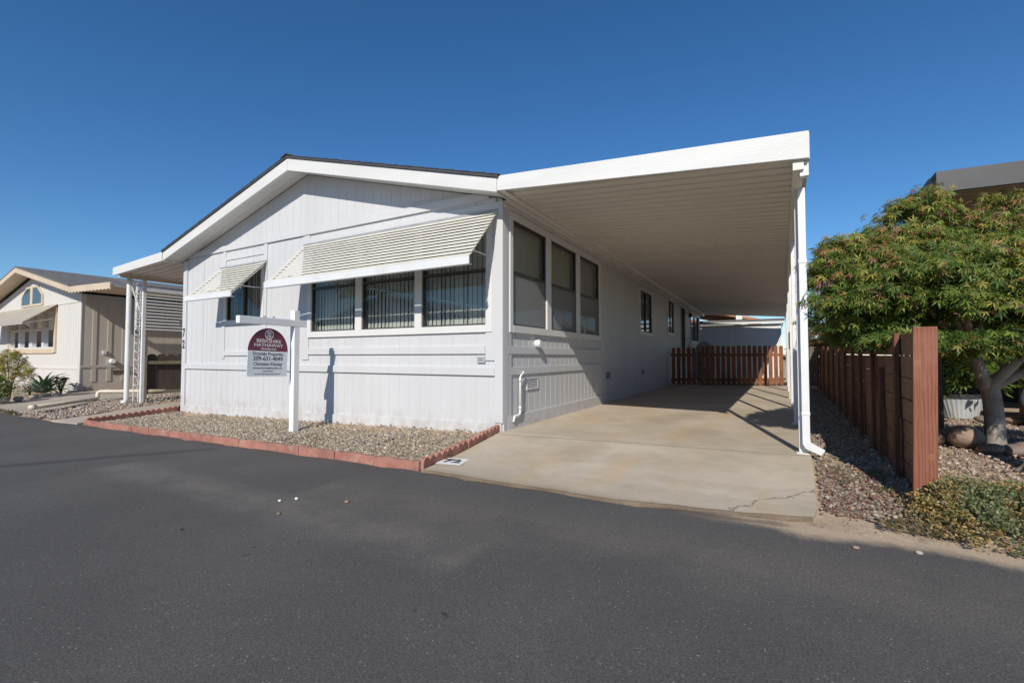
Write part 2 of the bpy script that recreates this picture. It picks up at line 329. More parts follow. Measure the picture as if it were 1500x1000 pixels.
class MB:
    """mesh builder in world coordinates"""
    def __init__(s): s.v = []; s.f = []; s.tf = None
    def p(s, pts):
        i = len(s.v)
        s.v += [tuple(s.tf(*q)) for q in pts] if s.tf else [tuple(q) for q in pts]
        return i
    def quad(s, a, b, c, d): i = s.p([a, b, c, d]); s.f.append((i, i + 1, i + 2, i + 3)); return s
    def box(s, x0, x1, y0, y1, z0, z1):
        i = s.p([(x0, y0, z0), (x1, y0, z0), (x1, y1, z0), (x0, y1, z0), (x0, y0, z1), (x1, y0, z1), (x1, y1, z1), (x0, y1, z1)])
        s.f += [tuple(i + k for k in q) for q in ((0, 3, 2, 1), (4, 5, 6, 7), (0, 1, 5, 4), (1, 2, 6, 5), (2, 3, 7, 6), (3, 0, 4, 7))]
        return s
    def hexa(s, a):   # eight points, bottom ring then top ring
        i = s.p(a)
        s.f += [tuple(i + k for k in q) for q in ((0, 3, 2, 1), (4, 5, 6, 7), (0, 1, 5, 4), (1, 2, 6, 5), (2, 3, 7, 6), (3, 0, 4, 7))]
        return s
    def bar(s, a, b, w, h, upv=(0, 0, 1)):
        a = Vector(a); b = Vector(b); d = (b - a).normalized(); u = Vector(upv)
        r = d.cross(u)
        if r.length < 1e-4: r = d.cross(Vector((0, 1, 0)))
        r.normalize(); u = r.cross(d); r *= w / 2; u *= h / 2
        return s.hexa([a - r - u, a + r - u, b + r - u, b - r - u, a - r + u, a + r + u, b + r + u, b - r + u])
    def prism(s, poly, vec):
        """poly: closed planar outline; extruded by vec"""
        n = len(poly); v = Vector(vec); i = s.p(list(poly) + [tuple(Vector(q) + v) for q in poly])
        s.f.append(tuple(i + k for k in range(n))[::-1]); s.f.append(tuple(i + n + k for k in range(n)))
        for k in range(n):
            j = (k + 1) % n; s.f.append((i + k, i + j, i + n + j, i + n + k))
        return s
    def tube(s, path, rad, n=10, cap=True):
        path = [Vector(q) for q in path]; m = len(path)
        rad = rad if hasattr(rad, '__len__') else [rad] * m
        r0 = None; rings = []
        for k, q in enumerate(path):
            d = (path[min(k + 1, m - 1)] - path[max(k - 1, 0)]).normalized()
            if r0 is None:
                r0 = d.cross(Vector((.31, .17, .9)));
                if r0.length < .05: r0 = d.cross(Vector((1, 0, 0)))
            r0 = (r0 - d * r0.dot(d)).normalized(); u = d.cross(r0)
            rings.append(s.p([q + (r0 * math.cos(t) + u * math.sin(t)) * rad[k] for t in [2 * math.pi * j / n for j in range(n)]]))
        for a, b in zip(rings, rings[1:]):
            for j in range(n): s.f.append((a + j, a + (j + 1) % n, b + (j + 1) % n, b + j))
        if cap:
            s.f.append(tuple(rings[0] + j for j in range(n))[::-1]); s.f.append(tuple(rings[-1] + j for j in range(n)))
        return s
    def lathe(s, prof, c, axis=(0, 0, 1), n=24):
        ax = Vector(axis).normalized(); r = ax.orthogonal().normalized(); u = ax.cross(r); c = Vector(c); rings = []
        for rr, h in prof:
            rings.append(s.p([c + ax * h + (r * math.cos(t) + u * math.sin(t)) * rr for t in [2 * math.pi * j / n for j in range(n)]]))
        for a, b in zip(rings, rings[1:]):
            for j in range(n): s.f.append((a + j, a + (j + 1) % n, b + (j + 1) % n, b + j))
        s.f.append(tuple(rings[0] + j for j in range(n))[::-1]); s.f.append(tuple(rings[-1] + j for j in range(n)))
        return s
    def sheet(s, P):
        """P: rows of points"""
        nr, nc = len(P), len(P[0]); i = s.p([q for row in P for q in row])
        for a in range(nr - 1):
            for b in range(nc - 1):
                k = i + a * nc + b; s.f.append((k, k + 1, k + nc + 1, k + nc))
        return s
    def build(s, name, mat, parent=None, loc=None, bevel=0, smooth=False):
        me = bpy.data.meshes.new(name)
        if parent is not None: o0 = wloc(parent)
        elif loc is not None: o0 = Vector(loc)
        else:
            a = np.array(s.v); o0 = Vector(((a[:, 0].min() + a[:, 0].max()) / 2, (a[:, 1].min() + a[:, 1].max()) / 2, a[:, 2].min()))
        me.from_pydata([(Vector(q) - o0) for q in s.v], [], s.f); me.update()
        me.materials.append(MAT[mat] if isinstance(mat, str) else mat)
        if smooth: me.polygons.foreach_set('use_smooth', [True] * len(me.polygons))
        o = bpy.data.objects.new(name, me); link(o, parent)
        if parent is None: o.location = o0
        import bmesh
        bm = bmesh.new(); bm.from_mesh(me); bmesh.ops.recalc_face_normals(bm, faces=bm.faces); bm.to_mesh(me); bm.free()
        if bevel:
            b = o.modifiers.new('edge', 'BEVEL'); b.width = bevel; b.segments = 2; b.limit_method = 'ANGLE'; b.angle_limit = R(35)
        return o

def np_mesh(name, V, F, mat, parent=None, loc=None, tint=None, smooth=False):
    """V (n,3) world, F (m,k) equal-sized faces, tint (n,3) per vertex"""
    me = bpy.data.meshes.new(name); k = F.shape[1]
    o0 = np.array(wloc(parent)) if parent is not None else np.array(loc if loc is not None else (0, 0, 0))
    me.vertices.add(len(V)); me.vertices.foreach_set('co', (V - o0).astype(np.float32).ravel())
    me.loops.add(F.size); me.loops.foreach_set('vertex_index', F.astype(np.int32).ravel())
    me.polygons.add(len(F)); me.polygons.foreach_set('loop_start', np.arange(0, F.size, k, dtype=np.int32))
    me.polygons.foreach_set('loop_total', np.full(len(F), k, dtype=np.int32))
    if smooth: me.polygons.foreach_set('use_smooth', np.ones(len(F), dtype=bool))
    me.update(calc_edges=True)
    if tint is not None:
        at = me.color_attributes.new('tint', 'FLOAT_COLOR', 'POINT')
        at.data.foreach_set('color', np.concatenate([tint, np.ones((len(V), 1))], 1).astype(np.float32).ravel())
    me.materials.append(MAT[mat]); o = bpy.data.objects.new(name, me); link(o, parent)
    if parent is None: o.location = o0
    return o

# ------------------------------------------------------------------ pebbles and leaves
_t = (1 + 5 ** .5) / 2
ICO_V = np.array([(-1, _t, 0), (1, _t, 0), (-1, -_t, 0), (1, -_t, 0), (0, -1, _t), (0, 1, _t), (0, -1, -_t), (0, 1, -_t), (_t, 0, -1), (_t, 0, 1), (-_t, 0, -1), (-_t, 0, 1)]) / math.sqrt(1 + _t * _t)
ICO_F = np.array([(0, 11, 5), (0, 5, 1), (0, 1, 7), (0, 7, 10), (0, 10, 11), (1, 5, 9), (5, 11, 4), (11, 10, 2), (10, 7, 6), (7, 1, 8), (3, 9, 4), (3, 4, 2), (3, 2, 6), (3, 6, 8), (3, 8, 9), (4, 9, 5), (2, 4, 11), (6, 2, 10), (8, 6, 7), (9, 8, 1)])
def rotations(n, full=True):
    q = RNG.normal(size=(n, 4)); q /= np.linalg.norm(q, axis=1)[:, None]; w, x, y, z = q.T
    return np.stack([np.stack([1 - 2 * (y * y + z * z), 2 * (x * y - z * w), 2 * (x * z + y * w)], 1),
                     np.stack([2 * (x * y + z * w), 1 - 2 * (x * x + z * z), 2 * (y * z - x * w)], 1),
                     np.stack([2 * (x * z - y * w), 2 * (y * z + x * w), 1 - 2 * (x * x + y * y)], 1)], 1)
def pebbles(name, pts, smin, smax, cols, label=None, weights=None, up=.25):
    n = len(pts)
    sz = smin + (smax - smin) * RNG.random(n) ** 2.2
    sc = np.stack([RNG.uniform(.7, 1.25, n), RNG.uniform(.6, 1.0, n), RNG.uniform(.4, .75, n)], 1) * sz[:, None]
    loc = ICO_V[None] * (1 + RNG.uniform(-.16, .16, (n, 12, 1))) * sc[:, None, :]
    yaw = RNG.uniform(0, 6.28, n); tilt = RNG.normal(0, .35, n)
    cy, sy, ct, st = np.cos(yaw), np.sin(yaw), np.cos(tilt), np.sin(tilt); o = np.zeros(n)
    Rz = np.stack([np.stack([cy, -sy, o], 1), np.stack([sy, cy, o], 1), np.stack([o, o, o + 1], 1)], 1)
    Rx = np.stack([np.stack([o + 1, o, o], 1), np.stack([o, ct, -st], 1), np.stack([o, st, ct], 1)], 1)
    W = np.einsum('nij,nvj->nvi', Rz @ Rx, loc) + pts[:, None, :] + np.stack([o, o, sc[:, 2] * up], 1)[:, None, :]
    F = (ICO_F[None] + (np.arange(n) * 12)[:, None, None]).reshape(-1, 3)
    cols = np.array(cols); ci = RNG.choice(len(cols), n, p=weights)
    T = np.clip(cols[ci] * RNG.uniform(.75, 1.25, (n, 1)), 0, 1)
    ob = np_mesh(name, W.reshape(-1, 3), F, 'pebble', loc=pts.mean(0), tint=np.repeat(T, 12, 0), smooth=True)
    mark(ob, 'stuff', label); return ob

def leaf_quads(kind):
    """list of quads in leaf space: x across, y along the leaf"""
    if kind == 'palm':
        Q = []
        for a, l in ((-95, .55), (-48, .85), (0, 1.0), (48, .85), (95, .55)):
            a = R(a); d = np.array((math.sin(a), math.cos(a))); p = np.array((d[1], -d[0]))
            Q.append([(0, 0, 0), tuple(d * l * .45 + p * l * .092) + (-.03,), tuple(d * l) + (-.24 * l,), tuple(d * l * .45 - p * l * .092) + (-.03,)])
        return np.array(Q)
    if kind == 'lance': return np.array([[(0, 0, 0), (.15, .45, .03), (0, 1, -.1), (-.15, .45, .03)]])
    if kind == 'oval': return np.array([[(0, 0, 0), (.32, .5, .05), (0, 1, -.06), (-.32, .5, .05)]])
def leaves(name, P, T, Nn, size, cols, kind, parent=None, mat='leaf', loc=None):
    """P positions, T tip directions, Nn normals"""
    n = len(P); T = T / np.linalg.norm(T, axis=1)[:, None]
    X = np.cross(T, Nn); X /= np.linalg.norm(X, axis=1)[:, None] + 1e-9; Z = np.cross(X, T)
    Q = leaf_quads(kind); k = Q.shape[0]; L = Q.reshape(-1, 3)
    W = P[:, None, :] + size[:, None, None] * (L[None, :, 0:1] * X[:, None, :] + L[None, :, 1:2] * T[:, None, :] + L[None, :, 2:3] * Z[:, None, :])
    F = np.arange(n * k * 4).reshape(-1, 4)
    return np_mesh(name, W.reshape(-1, 3), F, mat, parent, loc=loc, tint=np.repeat(cols, k * 4, 0))
def pick(cols, w, n, jit=.2):
    cols = np.array(cols); w = np.array(w, float); c = cols[RNG.choice(len(cols), n, p=w / w.sum())]
    return np.clip(c * RNG.uniform(1 - jit, 1 + jit, (n, 1)), 0, 1)

# ------------------------------------------------------------------ text helper
def text_mesh(name, body, size, right, up, centre, mat, parent, ext=.0015, bold=0, sx=1.0, align='CENTER'):
    cu = bpy.data.curves.new(name, 'FONT'); cu.body = body; cu.size = size; cu.align_x = align; cu.align_y = 'CENTER'
    cu.extrude = ext; cu.offset = bold; cu.resolution_u = 3
    tmp = bpy.data.objects.new('tmp', cu); COL.objects.link(tmp)
    dg = bpy.context.evaluated_depsgraph_get(); me = bpy.data.meshes.new_from_object(tmp.evaluated_get(dg))
    bpy.data.objects.remove(tmp); bpy.data.curves.remove(cu)
    r = Vector(right).normalized(); u = Vector(up).normalized(); nn = r.cross(u); c = Vector(centre) - wloc(parent)
    for v in me.vertices: v.co = c + r * (v.co.x * sx) + u * v.co.y + nn * v.co.z
    me.materials.clear(); me.materials.append(MAT[mat]); me.name = name
    o = bpy.data.objects.new(name, me); link(o, parent); return o
def blue_glass():
    m, nt, p = raw_mat('sky_reflecting_glass'); p.inputs['Base Color'].default_value = (.05, .07, .10, 1); p.inputs['Roughness'].default_value = .04; p.inputs['Specular IOR Level'].default_value = .9; return m
MAT['glass_blue'] = blue_glass()
MAT['agave'] = M('agave_leaf', (.17, .25, .16), .55, .3, 9, .06, 30, .1, 30)
MAT['redleaf'] = M('dark_red_leaf', (.17, .045, .05), .5, .3, 9, .06, 30, 0)
MAT['greyleaf'] = M('grey_leaf', (.17, .19, .17), .5, .3, 9, .06, 30, 0)
MAT['dirty_edge'] = M('dirty_slab_edge', (.17, .125, .085), .95, .4, 3, .1, 60, .6, 50, .01, stretch=(1, 1, 1))
splash(MAT['siding'], .30, (.36, .29, .22), .42); splash(MAT['cream'], .10, (.36, .29, .22), .35)
def grained_post():
    m, nt, p = raw_mat('knotty_redwood_post')
    mp = nt.new('ShaderNodeMapping'); nt.l.new(nt.pos(), mp.inputs[0]); mp.inputs['Scale'].default_value = (1, 1, .10); mp.inputs['Location'].default_value = (-4.02, 0, -.09)
    d = nt.noise(9, 3, .5, vec=mp.outputs[0]); w = nt.new('ShaderNodeTexWave', wave_type='BANDS', bands_direction='X'); nt.l.new(mp.outputs[0], w.inputs['Vector'])
    w.inputs['Scale'].default_value = 16; w.inputs['Distortion'].default_value = 9; w.inputs['Detail'].default_value = 3; w.inputs['Detail Scale'].default_value = 1.2
    f = nt.noise(120, 3, .6, stretch=(1, 1, .03)); big = nt.noise(2.2, 4, .6)
    c = nt.mix(nt.step(w.outputs[0], .2, .85), (.20, .078, .048, 1), (.265, .108, .068, 1))
    c = nt.mix(nt.math('MULTIPLY', nt.step(f, .4, .7), .35), c, (.13, .045, .03, 1)); c = nt.mix(nt.math('MULTIPLY', nt.step(big, .45, .7), .35), c, (.33, .16, .11, 1))
    X = nt.xyz()
    for kx, kz in ((4.028, .96), (4.085, .30)):
        dx = nt.math('SUBTRACT', X[0], kx); dz = nt.math('MULTIPLY', nt.math('SUBTRACT', X[2], kz), .8)
        q = nt.math('SQRT', nt.math('ADD', nt.math('MULTIPLY', dx, dx), nt.math('MULTIPLY', dz, dz)))
        c = nt.mix(nt.math('MULTIPLY', nt.math('SUBTRACT', 1.0, nt.step(q, .004, .026)), .4), c, (.40, .20, .12, 1)); c = nt.mix(nt.math('MULTIPLY', nt.math('SUBTRACT', 1.0, nt.step(q, .002, .009)), .5), c, (.14, .045, .03, 1))
    nt.put(p.inputs['Base Color'], c); p.inputs['Roughness'].default_value = .8; p.inputs['Specular IOR Level'].default_value = .2
    nt.put(p.inputs['Normal'], nt.bump(f, .3, .003)); return m
MAT['endpost'] = grained_post()
# ------------------------------------------------------------------ the setting
def axis(lo, hi, step, far): return [-far, -far / 3, -far / 8] + list(np.arange(lo, hi + 1e-6, step)) + [far / 8, far / 3, far]
gx = axis(-26, 12, .5, 640); gy = axis(-12, 26, .4, 640)
b = MB(); b.sheet([[(x, y, zg(x, y) - .014) for x in gx] for y in gy])
mark(b.build('ground', 'ground', loc=(0, 0, 0), smooth=True), 'structure')

RE = ([-60, -11, -7.6, .25, 2.08, 3.3, 3.7, 4.3, 5.5, 8, 60], [-2.1, -2.0, -1.84, -1.885, -1.90, -1.70, -1.78, -1.72, -1.85, -1.95, -1.95])
rx = sorted(set([-60, -40] + list(np.arange(-26, 10, .25)) + [16, 30, 60]))
rows = []
for k, f in enumerate((0, .03, .1, .25, .5, .75, 1)):
    rows.append([(x, (lambda e: e + (-9.5 - e) * f)(lin(x, *RE) + (.025 * math.sin(x * 5.1) + .02 * math.sin(x * 13.3 + 1) if k == 0 else 0)),
                  zg(x, -2.5)) for x in rx])
b = MB(); b.sheet(rows); mark(b.build('road', 'asphalt', loc=(0, -4, 0)), 'structure')

# driveway: one slab with a real front edge
def drive_l(y): return lin(y, [-1.9, .05, 20], [.235, -.02, -.02])
def drive_r(y): return lin(y, [-1.7, .29, 20], [3.355, 3.455, 3.80])
FE = ([.0, .235, 1.2, 2.1, 2.9, 3.355, 3.6], [-1.88, -1.88, -1.885, -1.875, -1.73, -1.62, -1.6])
yy = [None] + list(np.arange(-1.4, 6, .35)) + [8, 11, 14, 17, 20]
rows = []; N = 22
for k, y in enumerate(yy):
    row = []
    for i in range(N + 1):
        t = i / N
        if y is None:
            x = .235 + (3.355 - .235) * t; yv = lin(x, *FE) + .008 * math.sin(x * 23) + .008 * math.sin(x * 51)
        else:
            x = drive_l(y) + (drive_r(y) - drive_l(y)) * t; yv = y
        if i == N: x += .012 * math.sin(yv * 17)
        row.append((x, yv, zg(x, yv) + .022))
    rows.append(row)
b = MB(); b.sheet(rows)
edge = MB(); e0 = [(p[0], p[1] - .0005, p[2] - .002) for p in rows[0]]; edge.sheet([[(p[0], p[1] - .012 - .012 * math.sin(p[0] * 31), p[2] - .09) for p in e0], [(p[0], p[1] - .006 - .006 * math.sin(p[0] * 41), p[2] - .016) for p in e0], e0])
b.sheet([[(r[-1][0], r[-1][1], r[-1][2]) for r in rows], [(r[-1][0], r[-1][1], r[-1][2] - .09) for r in rows]])
drive = b.build('driveway', 'concrete', loc=(1.7, 0, 0)); mark(drive, 'structure')
edge.build('slab_edge', 'dirty_edge', drive)
# painted number plate on the slab
pc = [(.195, -1.645), (.455, -1.59), (.385, -1.325), (.10, -1.36)]
b = MB(); b.quad(*[(x, y, zg(x, y) + .027) for x, y in pc]); pn = b.build('painted_plate', 'roadpaint', drive)
text_mesh('painted_number', '72', .17, (.26, .055, 0), (-.08, .27, .012), (.285, -1.48, zg(.28, -1.48) + .031), 'blackpaint', pn, .0004, .006, 1.15)

def slab(name, mat, pts, th=.02, n=10):
    """flat paving following the ground between a left and a right edge polyline"""
    A, B = pts; rows = []
    for k in range(n + 1):
        t = k / n
        pa = (np.interp(t, np.linspace(0, 1, len(A)), [q[0] for q in A]), np.interp(t, np.linspace(0, 1, len(A)), [q[1] for q in A]))
        pb = (np.interp(t, np.linspace(0, 1, len(B)), [q[0] for q in B]), np.interp(t, np.linspace(0, 1, len(B)), [q[1] for q in B]))
        rows.append([(pa[0] + (pb[0] - pa[0]) * s, pa[1] + (pb[1] - pa[1]) * s, zg(pa[0] + (pb[0] - pa[0]) * s, pa[1] + (pb[1] - pa[1]) * s) + th) for s in np.linspace(0, 1, 6)])
    b = MB(); b.sheet(rows)
    for r in (rows[0], rows[-1]): b.sheet([r, [(q[0], q[1], q[2] - .07) for q in r]])
    for c in (0, -1): b.sheet([[r[c] for r in rows], [(r[c][0], r[c][1], r[c][2] - .07) for r in rows]])
    return mark(b.build(name, mat, loc=(rows[0][0][0], rows[0][0][1], 0)), 'structure')
slab('garden_path', 'concrete2', ([(-7.75, -1.87), (-8.62, .0), (-8.9, 1.6), (-8.9, 12)], [(-8.75, -1.93), (-9.5, -.1), (-9.8, 1.5), (-9.8, 12)]), .02, 14)
slab('neighbour_driveway', 'concrete2', ([(-10.55, -1.98), (-11.6, -.1), (-12.6, 1.6), (-12.9, 12)], [(-14.3, -2.05), (-15.4, -.2), (-16.0, .8), (-16.25, 12)]), .024, 16)

# ------------------------------------------------------------------ the home
HX = -8.12; HL = 19.3; EAVE = 3.18; RX = -4.03; SL = .274
home = thing('mobile_home', 'white single-storey manufactured home with dark shingle roof and slatted awnings over its front windows', 'house', (-4, 9, 0))
def wall_top(x): return 4.245 - SL * abs(x - RX) - .005
FO = [(-6.47, -5.32, 1.735, 2.70), (-3.86, -.235, 1.44, 2.86)]          # front openings (u0,u1,z0,z1)
SO = [(.235, 3.91, 1.44, 2.91), (7.32, 8.72, 1.70, 2.84), (11.2, 12.25, 1.86, 2.98), (13.75, 14.75, .8, 2.98), (16.3, 18.75, 1.74, 2.90)]
def front(u, d, z): return (u, -d, z)
def side(u, d, z): return (d, u, z)
def siding(b, tf, u0, u1, zb, zt, ops, pitch, off, gw=.006, gd=.008):
    """boards standing 6 mm proud of their backing, both cut round the openings"""
    b.tf = tf; edges = sorted(set([u0, u1] + [q for o in ops for q in o[:2]]))
    for a, c in zip(edges, edges[1:]):
        m = (a + c) / 2; holes = sorted((o[2], o[3]) for o in ops if o[0] < m < o[1]); lo = None
        spans = []; cur = None
        for h in holes: spans.append((cur, h[0])); cur = h[1]
        spans.append((cur, None))
        def cut(x0, x1, d0, d1):
            for s0, s1 in spans:
                za = [zb(x0) if s0 is None else s0, zb(x1) if s0 is None else s0]; zc = [zt(x0) if s1 is None else s1, zt(x1) if s1 is None else s1]
                b.hexa([(x0, d0, za[0]), (x1, d0, za[1]), (x1, d1, za[1]), (x0, d1, za[0]), (x0, d0, zc[0]), (x1, d0, zc[1]), (x1, d1, zc[1]), (x0, d1, zc[0])])
        cut(a, c, -.09, -gd)
        k = math.floor((a - off) / pitch)
        while off + k * pitch < c:
            x0 = max(a, off + k * pitch + (gw if off + k * pitch > a - gw else 0)); x1 = min(c, off + (k + 1) * pitch - gw)
            if x0 < RX < x1 and tf is front and a < RX < c: cut(x0, RX, -gd, 0); cut(RX, x1, -gd, 0)
            elif x1 - x0 > .004: cut(x0, x1, -gd, 0)
            k += 1
    b.tf = None
b = MB()
for (q0, q1) in ((HX, RX), (RX, 0)):
    siding(b, front, q0, q1, lambda x: -.2, wall_top, [o for o in FO if q0 <= (o[0] + o[1]) / 2 < q1], .2, -.02, .003, .0032)
siding(b, side, 0.091, HL, lambda y: -.02, lambda y: EAVE - .02, SO, .1925, .17, .007, .009)
b.box(HX, HX + .09, .0905, HL, -.2, EAVE - .05)
b.prism([(HX + .0905, HL, -.2), (-.0905, HL, -.2), (-.0905, HL, EAVE - .05), (RX, HL, 4.2), (HX + .0905, HL, EAVE - .05)], (0, -.09, 0))
b.build('wall', 'siding', home)

# roof: two shingled slopes with a lapped drip edge, ridge cap
rf = MB()
def roof_z(x): return 4.425 - SL * abs(x - RX)
for sgn in (-1, 1):
    xe = RX + sgn * 4.21
    P = [(RX, roof_z(RX) - .0), (xe, roof_z(xe))]
    rf.prism([(P[0][0], -.425, P[0][1] - .03), (P[1][0], -.425, P[1][1] - .03), (P[1][0], -.425, P[1][1] + .006), (P[0][0], -.425, P[0][1] + .006)], (0, HL + .85, 0))
    for k in range(17):    # courses
        x0 = RX + sgn * (.02 + .248 * k); x1 = RX + sgn * (.02 + .248 * (k + 1) + .02)
        x1 = min(x1, xe + .02) if sgn > 0 else max(x1, xe - .02)
        n = 40 if k else 40
        ys = np.linspace(-.432, HL + .43, 58)
        for y0, y1 in zip(ys, ys[1:]):
            h = .004 + .005 * random.random(); g = y1 - .006
            rf.hexa([(x0, y0, roof_z(x0) + .0065), (x1, y0, roof_z(x1) + .0065), (x1, g, roof_z(x1) + .0065), (x0, g, roof_z(x0) + .0065),
                     (x0, y0, roof_z(x0) + .008), (x1, y0, roof_z(x1) + .014 + h), (x1, g, roof_z(x1) + .014 + h), (x0, g, roof_z(x0) + .008)])
rfo = rf.build('roof', 'shingle', home)
b = MB()
for k in range(64):
    y0 = -.44 + k * .315; h = .012 * random.random()
    b.prism([(RX - .14, y0, roof_z(RX) - .022), (RX, y0, roof_z(RX) + .026 + h), (RX + .14, y0, roof_z(RX) - .022), (RX + .14, y0, roof_z(RX) - .008), (RX, y0, roof_z(RX) + .046 + h), (RX - .14, y0, roof_z(RX) - .008)], (0, .31, 0))
b.build('ridge_cap', 'shingle', rfo)
# rough sawn rake boards of the gable, in two lengths that meet at the ridge
def rake(x0, x1, y, th, hl, hr, name, parent, top=lambda x: roof_z(x) - .032):
    b = MB(); b.prism([(x0, y, top(x0) - hl), (x1, y, top(x1) - hr), (x1, y, top(x1)), (x0, y, top(x0))], (0, th, 0))
    return b.build(name, 'fascia', parent, bevel=.004)
rake(RX + .003, .150, -.405, .035, .21, .18, 'rake_board', home); rake(RX - 4.2, RX - .003, -.405, .035, .18, .21, 'rake_board', home)
for yb in (HL + .37,): rake(RX, .16, yb, .035, .21, .18, 'rake_board', home)
b = MB()
for s0, s1 in ((RX - 4.17, RX), (RX, RX + 4.17)):      # soffit boards under the gable overhang
    zt = lambda x: roof_z(x) - .036
    for j in range(3):
        ya = -.37 + j * .123; yb = ya + .120
        b.prism([(s0, ya, zt(s0) - .14), (s1, ya, zt(s1) - .14), (s1, ya, zt(s1) - .125), (s0, ya, zt(s0) - .125)], (0, yb - ya, 0))
b.build('soffit', 'trim', home)
b = MB()     # eave box and fascia down each long side
b.box(.003, .128, .0, HL + .37, 3.075, 3.10).box(.128, .150, -.368, HL + .37, 3.06, 3.225); b.box(.002, .05, .0, HL, 3.02, 3.074)
b.build('eave_trim', 'trim', home, bevel=.003)
b = MB(); b.box(HX - .10, HX - .003, 0, HL + .37, 3.075, 3.10).box(HX - .123, HX - .1005, -.368, HL + .37, 3.06, 3.225); b.build('eave_trim', 'trim', home, bevel=.003)

# trim boards on the front: gable band, belt, window columns, corner boards, skirting
b = MB(); b.tf = front
zb1, zb2 = 3.155, 3.262
b.prism([(HX + .13, .0, zb1), (-.20, .0, zb1), (-.20, .0, min(zb2, wall_top(-.20))), (RX + (4.24 - zb2) / SL, .0, zb2), (RX - (4.24 - zb2) / SL, 0, zb2), (HX + .13, 0, min(zb2, wall_top(HX + .13)))], (0, .034, 0))
b.tf = None; b.build('gable_band', 'siding', home, bevel=.003)
b = MB(); b.tf = front
b.box(HX + .122, -.105, 0.0, .036, .752, .862); b.tf = None
b.build('belt_trim', 'siding', home, bevel=.003)
b = MB(); b.tf = front
for x in (-6.58, -5.205): b.box(x - .05, x + .05, 0, .02, .975, 3.152)
for x in (-4.0, -.165): b.box(x - .095, x + .07, 0, .02, .955, 3.152)
b.box(-6.53, -5.255, 0, .030, 1.03, 1.12); b.box(-3.93, -.262, 0, .030, 1.045, 1.155)
b.box(-6.53, -5.255, .0, .017, 2.96, 3.03); b.box(-3.93, -.262, 0, .017, 2.99, 3.09)
for x in (-7.35,): b.box(x - .006, x + .006, 0, .01, .87, 3.15)
b.tf = None; b.build('window_surround', 'siding', home, bevel=.003)
b = MB()     # skirting kickboard steps down with the ground
def gz(x): return -.047 + .0212 * (x + 8.0)
b.hexa([(HX + .12, -.03, -.25), (-.002, -.03, -.12), (-.002, -.0005, -.12), (HX + .12, -.0005, -.25), (HX + .12, -.03, gz(HX + .12)), (-.002, -.03, gz(0)), (-.002, -.0005, gz(0)), (HX + .12, -.0005, gz(HX + .12))])
b.build('kickboard', 'siding', home, bevel=.004)
b = MB(); b.box(HX - .02, HX + .1195, -.034, -.0005, -.25, 3.10).box(HX - .0205, HX - .0005, -.0345, .11, -.25, 3.05); b.build('corner_board', 'siding', home, bevel=.003)
cb = MB(); cb.box(-.1035, .0215, -.034, -.0005, .130, 3.09).box(.0008, .0225, -.0005, .115, .02, 3.07); cb.build('corner_board', 'siding', home, bevel=.003)
nums = text_mesh('house_number', '7\n2', .25, (1, 0, 0), (0, 0, 1), (HX + .055, -.038, 1.40), 'ink', home, .004, .006, .78)
# side trim
b = MB(); b.tf = side
b.box(.1155, 4.02, 0, .022, 1.045, 1.148); b.box(.1155, 4.02, 0, .02, .757, .862); b.box(.1155, .215, 0, .018, .2, 3.02)
b.box(4.02, 4.10, 0, .016, 1.0, 1.345)
b.tf = None; b.build('belt_trim', 'siding', home, bevel=.003)
b = MB(); b.tf = side; b.box(.117, 11.55, 0, .024, -.02, .205); b.box(11.56, HL, 0, .024, -.02, .205); b.box(4.02, HL, 0, .008, .757, .772); b.tf = None
b.build('kickboard', 'siding', home, bevel=.004)

